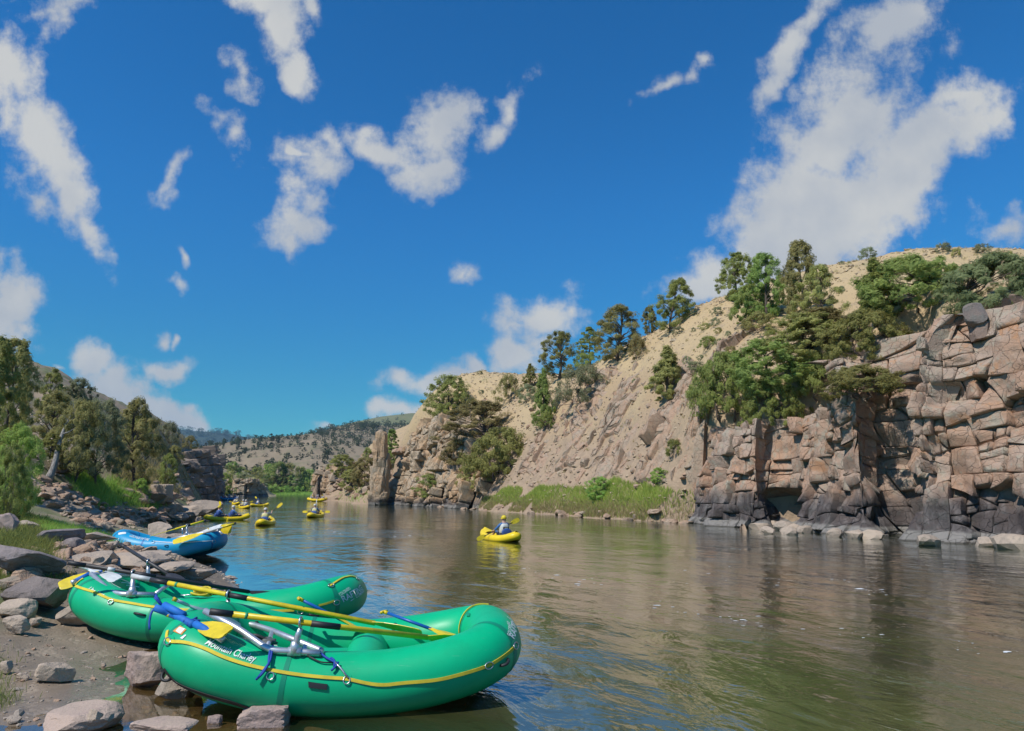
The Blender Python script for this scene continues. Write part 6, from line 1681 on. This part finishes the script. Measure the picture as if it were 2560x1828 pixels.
def get_pose(key):
    if key not in POSES:
        P = {'rest': {'l': ((.16, .30, .36), (.36, .26, .33)), 'r': ((.16, -.30, .36), (.36, -.26, .33))},
             'tilt_l': {'l': ((.14, .33, .33), (.33, .34, .26)), 'r': ((.14, -.28, .42), (.36, -.24, .48))},
             'tilt_r': {'l': ((.14, .28, .42), (.36, .24, .48)), 'r': ((.14, -.33, .33), (.33, -.34, .26))},
             'high_r': {'l': ((.16, .26, .38), (.34, .12, .30)), 'r': ((.12, -.33, .52), (.28, -.34, .70))},
             'high_l': {'l': ((.12, .33, .52), (.28, .34, .70)), 'r': ((.16, -.26, .38), (.34, -.12, .30))}}[key]
        POSES[key] = (body(P), P)
    return POSES[key]
def body_mats(me, J, shirt, legs):
    me = me.copy(); me.materials.clear()
    for m_ in (M[shirt], M['skin'], M[legs]): me.materials.append(m_)
    n = len(me.polygons); C = np.empty(n * 3); me.polygons.foreach_get('center', C); C = C.reshape(-1, 3); idx = np.zeros(n, np.int32)
    idx[C[:, 2] > .615] = 1
    for s in 'lr':
        h, e = np.array(J[s + 'ha'][0]), np.array(J[s + 'el'][0]); idx[np.linalg.norm(C - h, axis=1) < .12] = 1; idx[np.linalg.norm(C - (h + e) / 2, axis=1) < .075] = 1
    idx[(C[:, 2] < .24) & (C[:, 0] > -.3) & ~((C[:, 0] < .18) & (C[:, 2] > .2))] = 2
    idx[(C[:, 0] > .5) & (C[:, 2] < .3)] = 1
    me.polygons.foreach_set('material_index', idx); me.update(); return me
def _vest_geo():
    mb = MB(); a = np.linspace(0, 6.283, 22, endpoint=False); rows = []
    for z, rx, ry in ((.20, .150, .185), (.24, .168, .205), (.36, .172, .208), (.46, .166, .20), (.54, .135, .165), (.575, .10, .12)): rows.append(np.stack([rx * np.sign(np.cos(a)) * abs(np.cos(a)) ** .75, ry * np.sign(np.sin(a)) * abs(np.sin(a)) ** .8, np.full(22, z)], 1))
    V = np.concatenate(rows); i = np.arange(5)[:, None] * 22; j = np.arange(22)[None]; j2 = (j + 1) % 22
    return V, np.stack([i + j, i + j2, i + 22 + j2, i + 22 + j], -1).reshape(-1, 4)
VEST = _vest_geo()
def person(label, parent_mw, loc, pose='rest', shirt='shirt_blue', vest='vest_yellow', helmet='helmet_yellow', legs='shorts', rz=0, panel=None, s=1.0, group=None):
    (me, J), P = get_pose(pose); root = empty('person'); root.matrix_world = parent_mw @ Matrix.Translation(loc) @ Matrix.Rotation(rz, 4, 'Z') @ Matrix.Scale(s, 4)
    tag(root, label, 'person', group)
    b = link('body', body_mats(me, J, shirt, legs), root)
    v = link('life_vest', mesh_np('life_vest', VEST[0], VEST[1], True), root, M[vest])
    if panel:
        mb = MB(); mb.box((-.175, 0, .34), (.03, .26, .20)); mb.build('back_panel', M[panel[0]], v); mb = MB(); mb.box((-.195, 0, .37), (.02, .13, .09)); mb.build('pocket', M[panel[1]], v); mb = MB(); mb.box((-.17, 0, .225), (.05, .30, .06)); mb.build('belt', M[panel[2]], v)
    Vh, Fh = ICO[3]; q = Vh * [.122, .108, .105] + [.02, 0, .80]; keep = (q[Fh].mean(1)[:, 2] > .765)
    hm = link('helmet', mesh_np('helmet', q, Fh[keep], True), root, M[helmet])
    mb = MB(); t = np.linspace(-2.2, 2.2, 16); mb.tube(np.stack([.02 + .125 * np.cos(t), .11 * np.sin(t), .768 + .01 * np.cos(t)], 1), .011, 6); mb.build('brim', M[helmet], hm, True)
    mb = MB(); [mb.box((.112, .034 * k, .745), (.012, .02, .009)) for k in (-1, 1)]; mb.build('eyes', M['vest_black'], b); mb = MB(); mb.box((.11, 0, .685), (.012, .045, .008)); mb.build('mouth', M['shirt_red'], b)
    for sg in (-1, 1): mb = MB(); mb.add(ICO[1][0] * [.018, .012, .03] + [.02, .098 * sg, .735], ICO[1][1]); mb.build('ear', M['skin'], b, True)
    return root, P
def kayak(label, X, Y, yaw, L=2.75, Wd=.62):
    k = Raft('inflatable_kayak', label, X, Y, -.07, yaw, 0, 0, L, Wd, .155, .16, .20, .25, 1.75, 'yellow_pvc', 'yellow_pvc', (), 72, 'kayak', .75, M_=16)
    for x0, x1, nm in ((L * .30, L * .5, 'bow_deck'), (-L * .5, -L * .36, 'stern_deck')):
        mb = MB(); xx = np.linspace(x0, x1, 7); a = np.linspace(0, np.pi, 9); rows = []
        for x in xx:
            f = abs(x) / (L / 2); w = max(.03, Wd / 2 * (1 - f ** 1.75) ** (1 / 1.75) if f < 1 else .03); kk = (.20 if x > 0 else .16) * np.clip((f - .25) / .75, 0, 1) ** 2
            rows.append(np.stack([np.full(9, x), (w + .05) * np.cos(a), .155 + kk + .10 + .10 * np.sin(a)], 1))
        V = np.concatenate(rows); i = np.arange(6)[:, None] * 9; j = np.arange(8)[None]; mb.add(V, np.stack([i + j, i + j + 1, i + 10 + j, i + 9 + j], -1).reshape(-1, 4)); mb.build(nm, M['yellow_pvc'], k.root, True)
    return k
def seat(k, x):
    mb = MB(); V, Fc = rock_geo(77, 3, 0, 0, (.06, .24, .18)); mb.add(V + [x - .22, 0, .40], Fc); mb.build('backrest', M['vest_blue'], k.root, True)
def kpaddle(label, k, P, x0, bm='yellow', over=.62):
    l, r = np.array(P['l'][1]), np.array(P['r'][1]); mid = (l + r) / 2; e = (l - r) / np.linalg.norm(l - r); off = np.array([x0 + .045, 0, .19 - .045])
    A_, B_ = mid - e * 1.08 + off, mid + e * 1.08 + off; root = empty('kayak_paddle'); root.matrix_world = k.mw; tag(root, label, 'paddle')
    bar('shaft', [A_ + e * .35, B_ - e * .35], .017, M['black_oar'], root)
    for C, s_ in ((A_, 1), (B_, -1)):
        rows = []; up = np.array([.25, 0, 1.0]); up -= (up @ e) * e; up /= np.linalg.norm(up); nn = np.cross(e, up)
        for f, w in ((0, .10), (.06, .17), (.22, .20), (.36, .14), (.44, .04)):
            for sx in (-.5, 0, .5): rows.append(C + e * s_ * f + up * w * sx + nn * (.008 + .012 * (abs(sx) < .1)))
            for sx in (.5, 0, -.5): rows.append(C + e * s_ * f + up * w * sx - nn * .008)
        V = np.array(rows); i = np.arange(4)[:, None] * 6; j = np.arange(6)[None]; j2 = (j + 1) % 6
        link('blade', mesh_np('blade', V, [np.stack([i + j, i + j2, i + 6 + j2, i + 6 + j], -1).reshape(-1, 4), np.arange(6)[::-1][None], (np.arange(6) + 24)[None]]), root, M[bm])
    return root
def crew(klabel, px, py, yaw, people, L=2.75, Wd=.62, plabels=()):
    q = WZ(px, py, 0); k = kayak(klabel, q[0], q[1], yaw, L, Wd)
    for i, (x0, pose, shirt, vest, helm, panel, lab, plab) in enumerate(people):
        seat(k, x0); _, P = person(lab, k.mw, (x0, 0, .19), pose, shirt, vest, helm, panel=panel)
        if plab: kpaddle(plab, k, P, x0)
    return k
PN = ('vest_black', 'vest_yellow', 'vest_blue')
crew('yellow inflatable kayak nearest to the camera, alone in the open river', 1250, 1351, R(119), [(-.35, 'tilt_l', 'shirt_blue', 'vest_white', 'helmet_yellow', PN, 'paddler in blue shirt and pale vest seen from behind, nearest kayak', 'yellow bladed paddle held level by the nearest kayaker')], 2.75, .74)
crew('yellow kayak seen from the stern with its paddle blade raised', 664, 1312, R(98), [(-.3, 'high_r', 'shirt_grey', 'vest_yellow', 'helmet_white', None, 'paddler in pale vest raising the right blade high', 'paddle with one blade lifted high to the right')], Wd=.78)
crew('yellow kayak with both paddle blades level, farther out in the blue water', 789, 1293, R(88), [(-.3, 'rest', 'shirt_blue', 'vest_yellow', 'helmet_white', None, 'paddler in the kayak with the level paddle', 'paddle held level, blades out to both sides')], Wd=.78)
crew('long yellow tandem kayak beside the jutting pale boulder', 568, 1301, R(38), [(-.6, 'high_l', 'shirt_blue', 'vest_blue', 'helmet_yellow', None, 'rear paddler in blue of the tandem kayak by the boulder', 'paddle raised at the rear of the tandem kayak by the boulder'), (.35, 'rest', 'shirt_blue', 'vest_blue', 'helmet_white', None, 'front paddler in blue of the tandem kayak by the boulder', None)], 2.9, .62)
crew('yellow tandem kayak in the middle of the far cluster', 610, 1271, R(128), [(-.6, 'tilt_l', 'shirt_white', 'vest_white', 'helmet_white', None, 'rear paddler of the tandem kayak in the far cluster', 'paddle of the tandem kayak in the far cluster'), (.4, 'rest', 'shirt_grey', 'vest_yellow', 'helmet_white', None, 'front paddler of the tandem kayak in the far cluster', None)], 3.0, .7)
crew('yellow kayak behind the tandem at the left of the far cluster', 590, 1261, R(125), [(-.5, 'rest', 'shirt_grey', 'vest_yellow', 'helmet_white', None, 'rear paddler in the leftmost kayak of the far cluster', 'paddle of the leftmost kayak of the far cluster'), (.45, 'tilt_r', 'shirt_white', 'vest_white', 'helmet_blue', None, 'front paddler in the leftmost kayak of the far cluster', None)], 2.9, .7)
crew('small yellow kayak at the right of the far cluster', 649, 1266, R(60), [(-.3, 'high_l', 'shirt_blue', 'vest_white', 'helmet_blue', None, 'paddler at the right of the far cluster with a raised blade', 'paddle with raised blade at the right of the far cluster')], 2.8, .8)
def far_raft(label, px, py, yaw, body, n, kind, oars):
    q = WZ(px, py, 0); rf = Raft('inflatable_raft', label, q[0], q[1], -.03, yaw, 0, 0, 3.4, 1.5, .27, .28, .26, .1, 2.8, body, body, (.4, -.5), 72, M_=16)
    for i in range(n):
        x = -1.1 + 2.2 * (i // 2) / max(1, (n - 1) // 2); y = .62 * (1 if i % 2 else -1)
        person(f'{["first", "second", "third", "fourth", "fifth", "sixth"][i]} seated rider from the left in the {kind}', rf.mw, (x, y * .9, .42), ['rest', 'tilt_l', 'tilt_r'][i % 3], ['shirt_grey', 'shirt_white', 'shirt_red', 'shirt_blue'][i % 4], ['vest_white', 'vest_red', 'vest_blue', 'vest_white'][(i + (kind == 'far blue raft')) % 4], ['helmet_white', 'helmet_yellow', 'helmet_white'][i % 3])
    if oars:
        for sg, nm in ((-1, 'left'), (1, 'right')):
            A_ = rf.world(np.array([.1, .5 * sg, .95])); B_ = rf.world(np.array([-.9 * sg - .6, 2.3 * sg, .05])); oar('oar', f'oar on the {nm} side of the {kind}', A_, B_, .6, M['white_blade'], [(0, .08, M['black'], 1.2, 'grip')], M['white_blade'], .035, .2)
    return rf
far_raft('yellow raft full of people near the grassy far bank', 793, 1254, R(4), 'yellow_pvc', 6, 'far yellow raft', True)
far_raft('small blue raft with people below the dark cliff', 572, 1251, R(8), 'blue_pvc', 6, 'far blue raft', True)

# ------------------------------------------------------------------ foam flecks drifting on the river
def foam():
    rng = np.random.default_rng(90); V, Fc, n = [], [], 0
    lines = [((1285, 1432), (1560, 1470)), ((1600, 1500), (1860, 1560)), ((1860, 1545), (2200, 1590)), ((2150, 1580), (2560, 1640)), ((1700, 1440), (1960, 1452)), ((2080, 1448), (2200, 1478)), ((1000, 1330), (1080, 1345)), ((740, 1345), (860, 1320)), ((1250, 1410), (1400, 1440))]
    for a, b in lines:
        for i in range(16):
            t = rng.random(); px = a[0] + (b[0] - a[0]) * t + rng.normal(0, 14); py = a[1] + (b[1] - a[1]) * t + rng.normal(0, 8); q = WZ(px, py, .004)
            s = math.exp(rng.normal(-4.2, .55)) * (q[1] / 13) ** .35; k = rng.integers(6, 10); th = np.linspace(0, 6.283, k, endpoint=False) + rng.uniform(0, 1); rr = s * rng.uniform(.5, 1.2, k)
            V.append(np.stack([q[0] + rr * np.cos(th) * 1.6, q[1] + rr * np.sin(th), np.full(k, .004)], 1)); V.append(np.array([[q[0], q[1], .004 + s * .08]])); j = np.arange(k)
            Fc.append(np.stack([n + j, n + (j + 1) % k, np.full(k, n + k)], 1)); n += k + 1
    M['foam'] = mat('foam', (.80, .80, .78), .8); t = NT(M['foam']); t.base(t.mix(t.noise(t.pos(), 30, 3), (.85, .85, .83), (.62, .62, .60)))
    tag(link('river_foam', mesh_np('river_foam', np.concatenate(V), np.concatenate(Fc), True), None, M['foam']), kind='stuff')
foam()

# ------------------------------------------------------------------ the air of the valley
def haze():
    mb = MB(); mb.box((0, 3000, 208), (12400, 6800, 424)); m = bpy.data.materials.new('haze'); m.use_nodes = True; nt = m.node_tree; nt.nodes.clear()
    out = nt.nodes.new('ShaderNodeOutputMaterial'); v = nt.nodes.new('ShaderNodeVolumePrincipled')
    v.inputs['Color'].default_value = (.42, .72, 1.0, 1); v.inputs['Density'].default_value = .00008; v.inputs['Anisotropy'].default_value = .0
    nt.links.new(v.outputs[0], out.inputs['Volume']); tag(mb.build('haze', m), kind='stuff')
haze()
